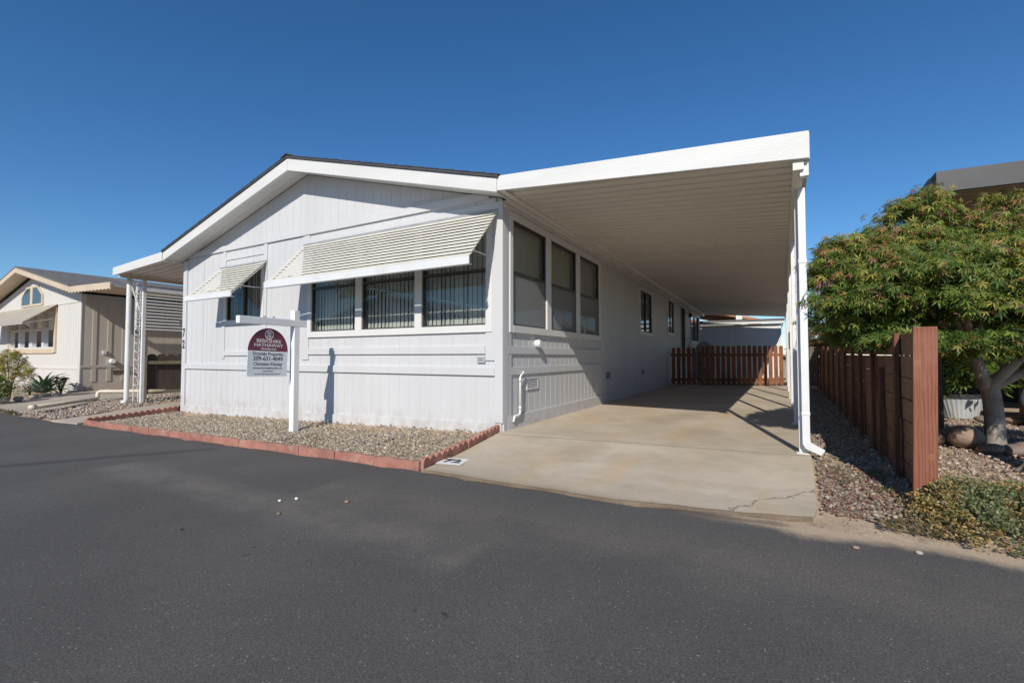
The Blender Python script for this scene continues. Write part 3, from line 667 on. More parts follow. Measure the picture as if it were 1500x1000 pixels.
# windows
def blinds(b, u0, u1, z0, z1, d, w=.085, ang=.9, gap=.08):
    u = u0
    while u < u1:
        a = ang + random.uniform(-.2, .2); cu, cd = math.cos(a) * w / 2, math.sin(a) * w / 2
        b.quad((u - cu, d - cd, z0), (u + cu, d + cd, z0), (u + cu, d + cd, z1), (u - cu, d - cd, z1)); u += gap
def window(tf, lights, z0, z1, trim=(.09, .10, .09), mid=None, slider=False, bl=True, scr=True, sill=.1):
    """lights: list of (u0,u1) panes in one trimmed opening"""
    U0, U1 = lights[0][0], lights[-1][1]; tw, tt, tb = trim
    b = MB(); b.tf = tf       # casing with mullions, standing proud of the siding
    b.box(U0 - tw, U0, -.05, .034, z0 - tb, z1 + tt).box(U1, U1 + tw, -.05, .034, z0 - tb, z1 + tt)
    b.box(U0, U1, -.05, .036, z0 - tb, z0).box(U0, U1, -.05, .036, z1, z1 + tt)
    for a, c in zip(lights, lights[1:]): b.box(a[1], c[0], -.05, .033, z0, z1)
    b.tf = None; w = b.build('window', 'trim', home, bevel=.003)
    b = MB(); b.tf = tf
    for a, c in lights:
        f = .022
        b.box(a, a + f, -.04, .006, z0, z1).box(c - f, c, -.04, .006, z0, z1).box(a + f, c - f, -.04, .006, z0, z0 + f).box(a + f, c - f, -.04, .006, z1 - f, z1)
        if mid: b.box(a + f, c - f, -.038, .012, mid - .02, mid + .022)
        if slider: m = (a + c) / 2; b.box(m - .02, m + .022, -.038, .012, z0 + f, z1 - f)
    b.tf = None; b.build('sash', 'frame', w)
    b = MB(); b.tf = tf
    for a, c in lights: b.quad((a + .01, -.02, z0 + .01), (c - .01, -.02, z0 + .01), (c - .01, -.02, z1 - .01), (a + .01, -.02, z1 - .01))
    b.tf = None; b.build('pane', 'glass_clear' if tf is side else 'glass', w)
    if scr:
        b = MB(); b.tf = tf
        for a, c in lights:
            hi = mid if mid else z1 - .022; e = (a + c) / 2 if slider else c
            b.quad((a + .022, .001, z0 + .022), (e - .022, .001, z0 + .022), (e - .022, .001, hi - .02), (a + .022, .001, hi - .02))
        b.tf = None; b.build('insect_screen', 'screen', w)
    if bl:
        b = MB(); b.tf = tf; blinds(b, U0 - .02, U1 + .05, z0 - .05, z1 + .03, -.115, ang=bl); b.tf = None; b.build('blinds', 'blinds', w)
    return w
window(front, [(-6.47, -5.32)], 1.735, 2.70, slider=True, bl=.4, scr=False)
window(front, [(-3.86, -2.765), (-2.62, -1.505), (-1.375, -.235)], 1.44, 2.86, trim=(.09, .09, .10), mid=2.19, bl=.28, scr=False)
window(side, [(.235, 1.34), (1.50, 2.635), (2.795, 3.91)], 1.44, 2.91, trim=(.085, .10, .10), mid=2.18, bl=.28)
window(side, [(7.32, 8.72)], 1.70, 2.84, trim=(.08, .08, .09), slider=True, bl=False, scr=False)
window(side, [(11.2, 12.25)], 1.86, 2.98, trim=(.08, .08, .09), slider=True, bl=False, scr=False)
window(side, [(16.3, 18.75)], 1.74, 2.90, trim=(.08, .08, .09), slider=True, bl=False, scr=False)
# entry door under the carport
b = MB(); b.tf = side; b.box(13.67, 13.75, -.05, .03, .78, 3.05).box(14.75, 14.83, -.05, .03, .78, 3.05).box(13.75, 14.75, -.05, .03, 2.98, 3.06); b.tf = None
dr = b.build('door', 'trim', home, bevel=.003)
b = MB(); b.tf = side; b.box(13.755, 14.745, -.055, -.03, .8, 2.975); b.tf = None; b.build('door_leaf', 'dark', dr)
b = MB(); b.tf = side; b.box(14.05, 14.07, .03, .05, .8, 2.9); b.tube([(14.68, -.03, 1.75), (14.68, .05, 1.75), (14.62, .06, 1.75)], .012, 8); b.tf = None; b.build('handle', 'black', dr)
b = MB(); b.tube([(.0, 15.2, 2.86), (.12, 15.2, 2.90), (.16, 15.2, 2.84)], .012, 8); b.lathe([(.02, .06), (.07, .02), (.075, -.10), (.05, -.13)], (.16, 15.2, 2.80), n=12); b.build('porch_light', 'black', home)
# slatted awnings
def awning(u0, u1, zt, yf, zv, n, vh=.09, arm=(.35, .45)):
    b = MB(); po = (yf - .035) / n; pz = (zt - zv - .01) / n
    for k in range(n):
        y = -.035 - k * po; z = zt - k * pz
        y1 = y - po * 1.36; z1 = z - pz * .78
        b.prism([(u0, y, z), (u0, y - .0012, z - .0035), (u0, y1, z1 - .004), (u0, y1, z1)], (u1 - u0, 0, 0))
    a = b.build('awning', 'blade', home)
    b = MB(); b.box(u0 - .012, u1 + .012, -yf - .045, -yf - .02, zv - vh, zv + .01); b.box(u0 - .012, u1 + .012, -yf - .02, -yf + .03, zv - vh, zv - vh + .006)
    b.build('valance', 'metal', a, bevel=.003)
    m = int((u1 - u0) / 1.3)
    for u in [u0 + .05, u1 - .05] + [u0 + (u1 - u0) * j / (m + 1) for j in range(1, m + 1)]:
        b = MB(); b.bar((u, -.045, zt - .045), (u, -yf - .0, zv - .025), .02, .02); b.build('rafter', 'blade', a)
    for u in (u0 + .03, u1 - .19):
        b = MB(); b.tube([(u, -.02, zv + .17), (u + .03, -yf * .62, zv + .16), (u + .03, -yf * .65, zv + .10)], .009, 8); b.build('brace', 'metal', a)
    b = MB(); b.box(u0, u1, -.036, -.0215, zt - .015, zt + .04); b.build('head_rail', 'grey', a)
awning(-4.085, -.045, 2.955, .70, 2.215, 13, .092)
awning(-6.70, -5.155, 2.79, .645, 2.150, 11, .08)
# small fittings on the walls
def vent(u0, u1, z0, z1, m, n=6):
    b = MB(); b.tf = side; f = .025
    b.box(u0, u0 + f, 0, .016, z0, z1).box(u1 - f, u1, 0, .016, z0, z1).box(u0 + f, u1 - f, 0, .016, z0, z0 + f).box(u0 + f, u1 - f, 0, .016, z1 - f, z1)
    for k in range(n):
        z = z0 + f + (z1 - z0 - 2 * f) * (k + .3) / n; b.hexa([(u0 + f, .002, z), (u1 - f, .002, z), (u1 - f, .012, z - .012), (u0 + f, .012, z - .012), (u0 + f, .002, z + .006), (u1 - f, .002, z + .006), (u1 - f, .013, z - .006), (u0 + f, .013, z - .006)])
    b.tf = None; v = b.build('vent', m, home); b = MB(); b.tf = side; b.box(u0 + .01, u1 - .01, 0, .003, z0 + .01, z1 - .01); b.tf = None; b.build('vent_opening', 'dark' if m != 'siding' else 'grey', v)
vent(.68, 1.06, .525, .70, 'siding'); vent(4.33, 4.66, .525, .685, 'grey'); vent(7.45, 7.80, .525, .66, 'grey')
b = MB(); b.tube([(.01, .53, .79), (.045, .52, .787), (.055, .49, .775), (.055, .42, .75), (.055, .395, .72), (.055, .39, .26)], .0145, 10)
b.tube([(.055, .39, .28), (.055, .385, .215), (.055, .35, .20), (.055, .25, .195), (.05, .235, .19), (.045, .23, .14), (.04, .22, .12)], .016, 10); b.tube([(.055, .39, .70), (.055, .39, .66)], .019, 10); b.tube([(.055, .39, .32), (.055, .39, .27)], .019, 10)
b.build('drain_pipe', 'metal', home, smooth=True)
b = MB(); b.lathe([(.03, 0), (.055, .015), (.06, .07), (.045, .105)], (.0, .955, 1.205), (1, 0, 0), 14); b.build('outlet_cover', 'metal', home, bevel=.004)
b = MB(); b.box(-.385, -.262, -.032, -.0005, .925, 1.01); pl = b.build('utility_plaque', 'plaque', home)
b = MB(); [b.box(-.372, -.29 + .02 * (k % 2), -.0335, -.0318, .99 - .014 * k, .994 - .014 * k) for k in range(4)]; b.build('plaque_print', 'ink', pl)

# ------------------------------------------------------------------ carport
cp = thing('carport', 'white flat-roofed carport with a row of slim posts over the concrete driveway', 'carport', (1.8, 9, 0))
def pz(x): return 3.125 - .0745 * (x - .15)
def px_(y): return 3.38 + .0165 * y
b = MB(); prof = []; y = -.36; per = .1965
while y < HL + .1:     # ribbed pans
    prof += [(y, 0), (y + .148, 0), (y + .156, .024), (y + .187, .024)]; y += per
A = [(.205, q[0], pz(.205) + q[1]) for q in prof]; B = [(px_(q[0]) + .04, q[0], pz(3.45) + q[1]) for q in prof]
b.sheet([A, B]); b.sheet([[(q[0], q[1], q[2] + .003) for q in A], [(q[0], q[1], q[2] + .003) for q in B]])
b.build('roof_pan', 'pan', cp)
b = MB(); b.prism([(.156, -.405, 3.085), (3.448, -.405, 2.795), (3.448, -.405, 3.045), (.156, -.405, 3.272)], (0, .036, 0)); b.build('fascia', 'fascia', cp, bevel=.004)
b = MB(); b.hexa([(3.376, -.368, 2.80), (3.452, -.368, 2.80), (px_(HL) + .09, HL + .1, 2.80), (px_(HL) + .03, HL + .1, 2.80), (3.43, -.368, 3.04), (3.452, -.368, 3.04), (px_(HL) + .09, HL + .1, 3.04), (px_(HL) + .07, HL + .1, 3.04)])
b.build('gutter', 'metal', cp)
b = MB(); b.hexa([(3.32, -.368, 2.715), (3.405, -.368, 2.715), (px_(HL) + .04, HL + .1, 2.715), (px_(HL) - .045, HL + .1, 2.715), (3.32, -.368, 2.798), (3.405, -.368, 2.798), (px_(HL) + .04, HL + .1, 2.798), (px_(HL) - .045, HL + .1, 2.798)]); b.build('beam', 'pan', cp)
b = MB(); b.bar((.16, HL + .12, 3.165), (px_(HL), HL + .12, 2.91), .04, .09); b.build('end_channel', 'metal', cp)
b = MB(); b.box(.1505, .235, -.36, HL, 3.085, 3.108); b.build('wall_channel', 'pan', cp)
for yv in (.30, 2.64, 5.12, 7.55, 10.3, 12.9, 15.3, 17.7):
    b = MB(); x = px_(yv); w = .036
    b.box(x - w, x + w, yv - w, yv + w, .035, 2.714); b.box(x - .06, x + .06, yv - .06, yv + .06, .022, .0345); p_ = b.build('post', 'metal', cp, bevel=.003)
b = MB()
b.bar((3.41, -.30, 2.80), (3.41, -.30, 2.66), .07, .07, (0, 1, 0)); b.bar((3.41, -.30, 2.68), (3.415, .215, 2.52), .075, .055, (0, 0, 1)) if False else None
b.box(3.375, 3.442, .185, .255, .16, 2.715); b.box(3.370, 3.447, .180, .2605, 1.95, 1.99); b.box(3.371, 3.446, .181, .2602, .42, .45)
ds = b.build('downspout', 'metal', cp, bevel=.004)
b = MB(); b.hexa([(3.375, .185, .16), (3.442, .185, .20), (3.442, .255, .20), (3.375, .255, .16), (3.375, .185, .165), (3.442, .185, .205), (3.442, .255, .205), (3.375, .255, .165)])
b.prism([(3.375, .1825, .19), (3.376, .1825, .135), (3.40, .1825, .09), (3.53, .1825, .03), (3.565, .1825, .085), (3.445, .1825, .15), (3.444, .1825, .19)], (0, .074, 0)); b.build('elbow', 'metal', ds, bevel=.005)
b = MB()   # conduit and meter box on the fourth post
b.box(3.49, 3.56, 7.42, 7.50, 1.25, 1.62); b.tube([(3.52, 7.46, .03), (3.52, 7.46, 1.25)], .018, 8); b.build('meter_box', 'grey', cp, bevel=.006)

# ------------------------------------------------------------------ porch roof on the left side
po = thing('porch_awning', 'narrow white corrugated side porch roof on slim posts at the left of the white home', 'porch roof', (-9.4, 3, -.11))
b = MB(); b.prism([(-10.62, -.405, 2.955), (-8.262, -.405, 3.065), (-8.262, -.405, 3.262), (-10.62, -.405, 3.142)], (0, .036, 0)); b.build('fascia', 'fascia', po, bevel=.004)
b = MB(); prof = []; y = -.36
while y < 9:
    prof += [(y, 0), (y + .148, 0), (y + .156, .024), (y + .187, .024)]; y += per
A = [(-8.25, q[0], 3.10 + q[1]) for q in prof]; B = [(-10.6, q[0], 3.0 + q[1]) for q in prof]; b.sheet([A, B]); b.sheet([[(q[0], q[1], q[2] + .003) for q in A], [(q[0], q[1], q[2] + .003) for q in B]]); b.build('roof_pan', 'pan', po)
b = MB(); b.box(-10.42, -10.36, -.36, 9, 2.90, 2.985); b.build('beam', 'tan', po)
b = MB(); b.tube([(-10.56, -.09, 2.99), (-10.56, -.09, -.02), (-10.56, -.09, -.06), (-10.66, -.12, -.10)], .052, 14); b.box(-10.63, -10.49, -.16, -.02, 2.86, 2.90); b.build('downspout', 'metal', po, smooth=False)
b = MB(); b.box(-10.43, -10.36, .12, .19, -.12, 2.90); b.build('post', 'metal', po, bevel=.003)
b = MB(); b.box(-10.43, -10.36, 3.6, 3.67, -.12, 2.90); b.build('post', 'metal', po, bevel=.003)
b = MB()    # scrolled iron filler between the posts
for k in range(13):
    z = .2 + k * .205
    for s in (-1, 1):
        pts = [(-10.47 + s * (.02 + .028 * math.sin(t * 1.5)), .05 + .045 * math.cos(t), z + .10 * math.sin(t * .5) + .012 * t) for t in np.linspace(0, 6.2, 12)]; b.tube(pts, .006, 5)
b.tube([(-10.50, .02, -.1), (-10.50, .02, 2.9)], .009, 6); b.tube([(-10.45, .10, -.1), (-10.45, .10, 2.9)], .009, 6)
b.tube([(-10.52, -.06, 2.75), (-10.44, .12, 2.05)], .016, 6); b.build('scrollwork', 'metal', po)
#PART3
# ------------------------------------------------------------------ estate agent's post and hanging sign
SPX, SPY = -3.11, -.86
sz = zg(SPX, SPY); av = Vector((.065, -1, 0)).normalized(); rv = -av; nv = rv.cross(Vector((0, 0, 1)))
sp = thing('sign_post', 'white wooden yard-arm post standing in the front gravel', 'sign post', (SPX, SPY, sz))
C0 = Vector((SPX, SPY, 0))
b = MB(); w = .046; q = [C0 + av * sx * w + nv * sy * w for sx, sy in ((-1, -1), (1, -1), (1, 1), (-1, 1))]
b.hexa([(p.x, p.y, sz - .15) for p in q] + [(p.x, p.y, 1.695) for p in q]); b.build('post', 'whitepaint', sp, bevel=.004)
b = MB(); b.bar(C0 - av * .17 + Vector((0, 0, 1.505)) + nv * .012, C0 + av * .90 + Vector((0, 0, 1.505)) + nv * .012, .075, .10); b.build('arm', 'whitepaint', sp, bevel=.005)
for L in (.36, .50):
    b = MB(); h = C0 + av * L; b.lathe([(.0045, -.085), (.0045, -.05), (.005, 0), (.016, .001), (.018, .015), (.010, .028)], (h.x, h.y, 1.5555), n=10); b.build('hook', 'screen_lead', sp)
sc = C0 + av * .435 + Vector((0, 0, 1.0))
sg = thing('hanging_sign', 'arched maroon and pale grey estate agency sign hanging from the white yard arm', 'sign', tuple(sc))
ta = R(3.2); ri = rv * math.cos(ta) + Vector((0, 0, 1)) * math.sin(ta) * -.55; ri.normalize(); upv = nv.cross(ri).normalized()
def sp_(u, v, d=0): return sc + ri * u + upv * v + nv * d
W2 = .31
arch = [(W2 * math.cos(t), .085 + .325 * math.sin(t)) for t in np.linspace(0, math.pi, 26)]
b = MB(); b.prism([sp_(u, v, -.003) for u, v in arch], nv * .006); b.build('arched_panel', 'maroon', sg)
b = MB(); b.prism([sp_(u, v, -.003) for u, v in ((-W2, -.27), (W2, -.27), (W2, .0845), (-W2, .0845))], nv * .006); b.build('lower_panel', 'signwhite', sg)
def stx(s, size, v, mat, bold=.0, sx=1.0, u=0): return text_mesh('lettering', s, size, ri, upv, sp_(u, v, .0042), mat, sg, .0004, bold, sx)
stx('BERKSHIRE', .068, .224, 'lettering', .0004, 1.16); stx('HATHAWAY', .068, .165, 'lettering', .0004, 1.16); stx('HomeServices', .042, .116, 'lettering', .0006)
stx('Drysdale Properties', .060, .045, 'inkmaroon', .0006, .98); stx('209-631-4049', .082, -.022, 'inkmaroon', .001, 1.0); stx('Christine Kinsley', .066, -.097, 'inkmaroon', .0006, .98)
stx('christine.kinsley@drysdale.com', .036, -.152, 'inkmaroon', 0, 1.0); stx('DRE #01972564', .024, -.198, 'inkmaroon'); stx('Each office independently owned and operated', .021, -.236, 'inkmaroon')
b = MB(); ro, rin = .068, .056
for k in range(28):
    t0, t1 = 2 * math.pi * k / 28, 2 * math.pi * (k + 1) / 28
    b.quad(sp_(rin * math.cos(t0), .320 + rin * math.sin(t0), .0042), sp_(ro * math.cos(t0), .320 + ro * math.sin(t0), .0042), sp_(ro * math.cos(t1), .320 + ro * math.sin(t1), .0042), sp_(rin * math.cos(t1), .320 + rin * math.sin(t1), .0042))
b.build('emblem', 'lettering', sg)
stx('BH', .05, .342, 'lettering', .002, 1.0); stx('HS', .05, .298, 'lettering', .002, 1.0)

# ------------------------------------------------------------------ red edging pieces
def edger(p0, p1, scal, label, group, cat='edging'):
    p0, p1 = Vector(p0), Vector(p1); L = (p1 - p0).length - .008; d = (p1 - p0).normalized(); n = Vector((-d.y, d.x, 0)); z0 = zg(p0.x, p0.y); z1 = zg(p1.x, p1.y)
    P = []
    if scal:
        k = 4
        for i in range(k):
            for j in range(7):
                t = j / 6; P.append((L * (i + t) / k, .075 + .042 * math.sin(math.pi * t) ** .7 if 0 < t < 1 else .075))
    else:
        for j in range(13): t = j / 12; P.append((L * t, .084 + .005 * math.sin(t * 9 + p0.x * 3)))
    b = MB(); lean = random.uniform(-.012, .012)
    O = [Vector((0, 0, -.05)), *[Vector((x, 0, h)) for x, h in P], Vector((L, 0, -.05))]
    base = []
    for q in O:
        zz = z0 + (z1 - z0) * q.x / L; base.append(p0 + d * q.x + n * (lean * q.z / .1) + Vector((0, 0, zz + q.z)))
    b.prism(base, n * .052); o = b.build('edging_brick', 'edger', bevel=.006)
    o.rotation_euler = (0, 0, random.uniform(-.008, .008)); return tag(o, label, cat, group)
xs = np.linspace(-7.55, .185, 14)
for a, c in zip(xs, xs[1:]):
    edger((a, lin(a, *RE) + .012 + random.uniform(-.008, .008), 0), (c, lin(c, *RE) + .012, 0), False, 'straight red concrete edging piece in the row between road and front gravel', 'red edging along the road')
for k in range(4):
    f = lambda t: (.205 - .225 * t, -1.83 + 1.83 * t, 0)
    edger(f(k / 4), f((k + 1) / 4), True, 'scalloped red edging piece in the short row beside the driveway', 'scalloped edging by the driveway')
for k in range(4):
    f = lambda t: (-7.60 - .62 * t, -1.80 + 1.86 * t, 0)
    edger(f(k / 4), f((k + 1) / 4), True, 'scalloped red edging piece in the row beside the garden path', 'scalloped edging by the path')

# ------------------------------------------------------------------ gravel
def area(n, xlo, xhi, ylo, yhi, keep, dz=0.0):
    P = np.stack([RNG.uniform(xlo, xhi, n), RNG.uniform(ylo, yhi, n)], 1); P = P[keep(P[:, 0], P[:, 1])]
    return np.column_stack([P, zg_np(P[:, 0], P[:, 1]) + dz])
def smooth(n, s, seed):
    r = np.random.default_rng(seed); k = r.uniform(-1, 1, (8, 2)) * s; ph = r.uniform(0, 6, 8)
    return lambda x, y: sum(np.sin(k[i, 0] * x + k[i, 1] * y + ph[i]) for i in range(8)) / 8
nz = smooth(8, 5, 3)
mixed = [(.33, .26, .18), (.25, .20, .145), (.40, .33, .25), (.17, .145, .12), (.30, .22, .145), (.46, .41, .33), (.21, .19, .17)]
bed = lambda x, y: (x > -7.62 - .55 * (y + 1.8) / 1.8) & (x < .16 - .12 * (y + 1.85)) & ((nz(x, y) < .22) | (RNG.random(len(x)) < .35)) & ((y < -.36 + .45 * nz(x * 2, y)) | (RNG.random(len(x)) < .14))
P = area(46000, -8.4, .15, -1.79, -.03, bed, .006); P[:, 2] += .018 * np.clip(nz(P[:, 0], P[:, 1]) + .3, 0, 1)
pebbles('front_gravel', P, .0065, .023, mixed, 'tan and grey gravel filling the bed before the white home')
fx = lambda y: 3.99 + .03 * (y + 1)
strip = lambda x, y: (x > 3.47 + .015 * y) & (x < fx(y) + .12) & (y > -1.45 + .5 * nz(x * 3, y * 3)) & (RNG.random(len(x)) < np.clip(1.2 - y * .06, .35, 1))
P = area(19000, 3.3, 4.5, -1.6, 12, strip, .004)
pebbles('side_gravel', P, .0065, .021, [tuple(q * .85 for q in m) for m in mixed], 'grey and tan gravel strip between the driveway and the redwood fence')
red = lambda x, y: (x > 3.40 + .05 * (y + 1.5)) & (x < 3.92) & (nz(x * 2, y * 2 + 4) < .22) & (RNG.random(len(x)) < np.clip(-y * 1.1 + .1, .03, .9)) & (y > -1.52 + .35 * nz(x * 4, y * 2))
P = area(1900, 3.38, 3.95, -1.62, .5, red, .006)
pebbles('red_rock_chips', P, .008, .025, [(.15, .072, .055), (.19, .105, .078), (.12, .066, .054), (.27, .215, .16), (.15, .13, .115), (.23, .16, .11)], 'red lava rock chips at the front of the side strip')
yard = lambda x, y: (x > fx(y) + .16) & (y > -1.05 + .3 * nz(x, y)) & (RNG.random(len(x)) < np.clip(1.15 - .12 * y, .25, 1))
P = area(12500, 4.1, 7.2, -1.1, 5, yard, .004)
pebbles('yard_gravel', P, .0075, .023, [(.32, .23, .18), (.38, .30, .24), (.24, .16, .13), (.44, .38, .32), (.16, .13, .105), (.27, .215, .165)], 'pinkish gravel under the maple behind the fence')
lft = lambda x, y: (x < -9.05 - .42 * (y + 1.9)) & (x > -10.9 - .62 * (y + 1.9)) & (y > lin(-10, *RE) + .05)
P = area(9000, -14, -8.6, -2.0, 3, lft, .006)
pebbles('porch_gravel', P, .014, .040, [(.34, .27, .22), (.42, .36, .30), (.25, .19, .16), (.30, .27, .26)], 'brownish gravel beside the cream drain pipe')
# loose stones on the lane
for (x, y, s, c, lab) in ((-.12, -3.09, .016, 'lettering', 'white pebble on the asphalt, left one of a white pair'), (-.05, -3.0, .018, 'lettering', 'white pebble on the asphalt, right one of a white pair'),
                          (.15, -3.28, .018, 'rock', 'tan pebble on the asphalt nearest below the white pair'), (.353, -2.87, .022, 'edger', 'reddish pebble alone on the asphalt before the driveway'),
                          (-.12, -3.75, .012, 'dark', 'small black stone on the dark asphalt'), (3.52, -2.03, .020, 'rock', 'brown pebble at the sandy edge beyond the driveway corner'), (3.81, -1.95, .022, 'palestone', 'pale stone on the asphalt before the spreading shrub')):
    b = MB(); r = np.random.default_rng(int(abs(x * 1000) + 3)); V = ICO_V * (1 + r.uniform(-.2, .2, (12, 1))) * np.array([1.15, .85, .6]) * s + np.array([x, y, zg(x, y) + s * .4])
    b.v = [tuple(v) for v in V]; b.f = [tuple(int(i) for i in f) for f in ICO_F]; o = b.build('pebble', c, smooth=True); sub = o.modifiers.new('round', 'SUBSURF'); sub.levels = sub.render_levels = 1
    tag(o, lab, 'pebble', 'stones on the lane')

# ------------------------------------------------------------------ redwood fence at the right
rw = thing('redwood_fence', 'dark redwood fence of horizontal boards ending in one wide sunlit post', 'fence', (4.05, 5, 0))
def ftop(y): return lin(y, [-1, 3, 13], [1.205, 1.215, 1.33])
fy = [-1.0, -.20, .62, 1.05, 2.1, 2.95, 4.1, 5.2, 6.6, 8.1, 9.9, 11.6, 13.0]
for k, y in enumerate(fy):
    b = MB(); x = fx(y)
    if k == 0: b.hexa([(3.980, -1.0, -.18), (4.115, -1.0, -.18), (4.115, -.962, -.18), (3.980, -.962, -.18), (4.008, -1.0, 1.216), (4.143, -1.0, 1.216), (4.143, -.962, 1.216), (4.008, -.962, 1.216)])
    else:
        t = ftop(y) - (.32 if k == 2 else 0) + random.uniform(-.01, .02); l = random.uniform(.006, .022); l = min(l, .004) if k > 2 else .018
        b.hexa([(x + .012, y, -.1), (x + .050, y, -.1), (x + .050, y + .08, -.1), (x + .012, y + .08, -.1), (x + .012 + l, y, t), (x + .050 + l, y, t), (x + .050 + l, y + .08, t), (x + .012 + l, y + .08, t)])
    b.build('post', 'redpost' if k else 'endpost', rw, bevel=.004)
for r_ in range(7):
    for y0, y1 in ((-.960, 2.14), (2.142, 5.24), (5.242, 8.14), (8.142, 11.64), (11.642, 13.05)):
        b = MB(); g0 = .014 if random.random() < .55 else .004; g1 = .012 if random.random() < .4 else .003; t = random.uniform(-.004, .004)
        z = lambda y, q: (zg(4, y) - .02) + (ftop(y) - .015 - zg(4, y) + .02) * q / 7
        xa, xb = fx(y0) + .073 + t, fx(y1) + .073 + t
        b.hexa([(xa, y0, z(y0, r_) + g0), (xa + .036, y0, z(y0, r_) + g0), (xb + .036, y1, z(y1, r_) + g1), (xb, y1, z(y1, r_) + g1), (xa, y0, z(y0, r_ + 1)), (xa + .036, y0, z(y0, r_ + 1)), (xb + .036, y1, z(y1, r_ + 1)), (xb, y1, z(y1, r_ + 1))])
        b.build('board', 'redwood', rw, bevel=.003)

# ------------------------------------------------------------------ pickets and gate across the driveway
def picket(b, c, d, w, z0, z1, th=.02, ear=.05):
    c = Vector(c); d = Vector(d).normalized(); n = Vector((-d.y, d.x, 0)); h = w / 2
    P = [(-h, z0), (h, z0), (h, z1 - ear), (h * .86, z1 - ear * .5), (h * .5, z1 - .008), (0, z1), (-h * .5, z1 - .008), (-h * .86, z1 - ear * .5), (-h, z1 - ear)]
    b.prism([c + d * u + Vector((0, 0, v)) - n * th / 2 for u, v in P], n * th)
def gline(x): return 11.55 + .42 * x
gd = Vector((1, .42, 0)).normalized()
def picket_run(root, x0, x1, n, top, mat, rails=(.22, 1.08), w=.120):
    for k in range(n):
        x = x0 + (x1 - x0) * (k + .5) / n; b = MB(); picket(b, (x, gline(x), 0), gd, w, .045 + random.uniform(-.01, .015), top + random.uniform(-.012, .012)); b.build('picket', mat, root, bevel=.003)
    for z in rails:
        b = MB(); a = Vector((x0, gline(x0), z)) - gd.cross(Vector((0, 0, 1))) * .038; c = Vector((x1, gline(x1), z)) - gd.cross(Vector((0, 0, 1))) * .038; b.bar(a, c, .035, .085); b.build('rail', mat, root)
pf = thing('picket_fence', 'short run of red-brown pickets fixed to the side wall of the white home', 'fence', (.4, gline(.4), 0)); picket_run(pf, .03, .82, 5, 1.345, 'gate')
b = MB(); b.box(.86, .91, gline(.88) - .025, gline(.88) + .025, .0, 1.36); b.build('hinge_post', 'black', pf)
gt = thing('driveway_gate', 'wide red-brown round-top picket gate closing off the driveway', 'gate', (2.2, gline(2.2), 0)); picket_run(gt, .93, 3.47, 16, 1.40, 'gate')
b = MB(); a = Vector((.93, gline(.93) - .02, .10)); c = Vector((3.47, gline(3.47) - .02, .04)); b.bar((.93, gline(.93) + .06, .06), (3.47, gline(3.47) + .06, .06), .03, .04); b.bar((.945, gline(.945) + .06, .06), (.945, gline(.945) + .06, 1.2), .03, .03); b.bar((3.0, gline(3.0) - .02, .03), (3.0, gline(3.0) - .02, .2), .03, .03); b.build('steel_frame', 'black', gt)
b = MB(); b.bar((.98, gline(.98) - .03, .78), (.86, gline(.86) - .03, .78), .012, .03); b.bar((.98, gline(.98) - .03, .70), (.98, gline(.98) - .03, .86), .012, .03); b.build('latch', 'black', gt)
rp = thing('rear_fence', 'weathered grey-brown picket fence crossing behind the gravel strip', 'fence', (4.0, 13.3, 0))
for k in range(9):
    x = 3.62 + k * .135; b = MB(); picket(b, (x, 13.35, 0), (1, 0, 0), .128, .03, 1.36 + random.uniform(-.02, .02)); b.build('picket', 'oldwood', rp)
for z in (.3, 1.1): b = MB(); b.box(3.55, 4.8, 13.37, 13.41, z, z + .08); b.build('rail', 'oldwood', rp)

# ------------------------------------------------------------------ things behind the gate
sh = thing('garden_shed', 'white flat-fronted outbuilding behind the driveway gate', 'outbuilding', (1, 22, 0))
b = MB(); b.box(-2.5, 3.52, 20.3, 20.38, -.05, 2.62).box(3.44, 3.52, 20.3805, 24.5, -.05, 2.62); b.build('wall', 'shed', sh)
b = MB(); b.box(-2.6, 3.62, 20.10, 20.13, 2.63, 2.755).box(3.59, 3.62, 20.1305, 24.6, 2.63, 2.755); b.build('fascia', 'fascia', sh, bevel=.004)
b = MB(); b.prism([(3.66, 20.07, 2.757), (3.66, 24.7, 2.98), (3.66, 24.7, 3.03), (3.66, 20.07, 2.85)], (-6.4, 0, 0)); b.build('roof', 'shingle2', sh)
b = MB(); b.box(3.40, 3.53, 20.278, 20.299, 0, 2.62); b.build('corner_board', 'trim', sh)
b = MB(); b.box(1.22, 1.30, 20.27, 20.299, 0, 2.40).box(2.15, 2.23, 20.27, 20.299, 0, 2.40).box(1.22, 2.23, 20.268, 20.298, 2.401, 2.48); dd = b.build('door', 'trim', sh)
b = MB(); b.box(1.301, 2.149, 20.28, 20.297, .02, 2.40); [b.box(1.42 + .34 * i, 1.68 + .34 * i, 20.272, 20.2795, z, z + .5) for i in (0, 1) for z in (.3, 1.0, 1.7)]; lf = b.build('door_leaf', 'shed', dd, bevel=.004)
b = MB(); b.lathe([(.03, 0), (.03, .05)], (1.38, 20.28, 1.05), (0, -1, 0), 10); b.build('handle', 'black', dd)
gr = thing('covered_grill', 'grey fabric cover over a tapered barbecue beside the house end', 'grill', (.42, 16.2, 0))
b = MB(); b.prism([(.15, 16.0, .02), (1.0, 16.0, .02), (.88, 16.0, 1.50), (.70, 16.0, 1.66), (.44, 16.0, 1.67), (.26, 16.0, 1.5)], (0, .55, 0)); o = b.build('cover', 'grey', gr, bevel=.05)
b = MB(); b.bar((.3, 15.99, .5), (.9, 15.99, .5), .02, .03); b.build('strap', 'dark', gr)
hb = thing('terracotta_roof_house', 'house with a terracotta roof far behind the white outbuilding', 'house', (-4, 36, 0))
b = MB(); b.box(-12, 1.6, 32, 44, 0, 3.5); b.build('wall', 'tan', hb)
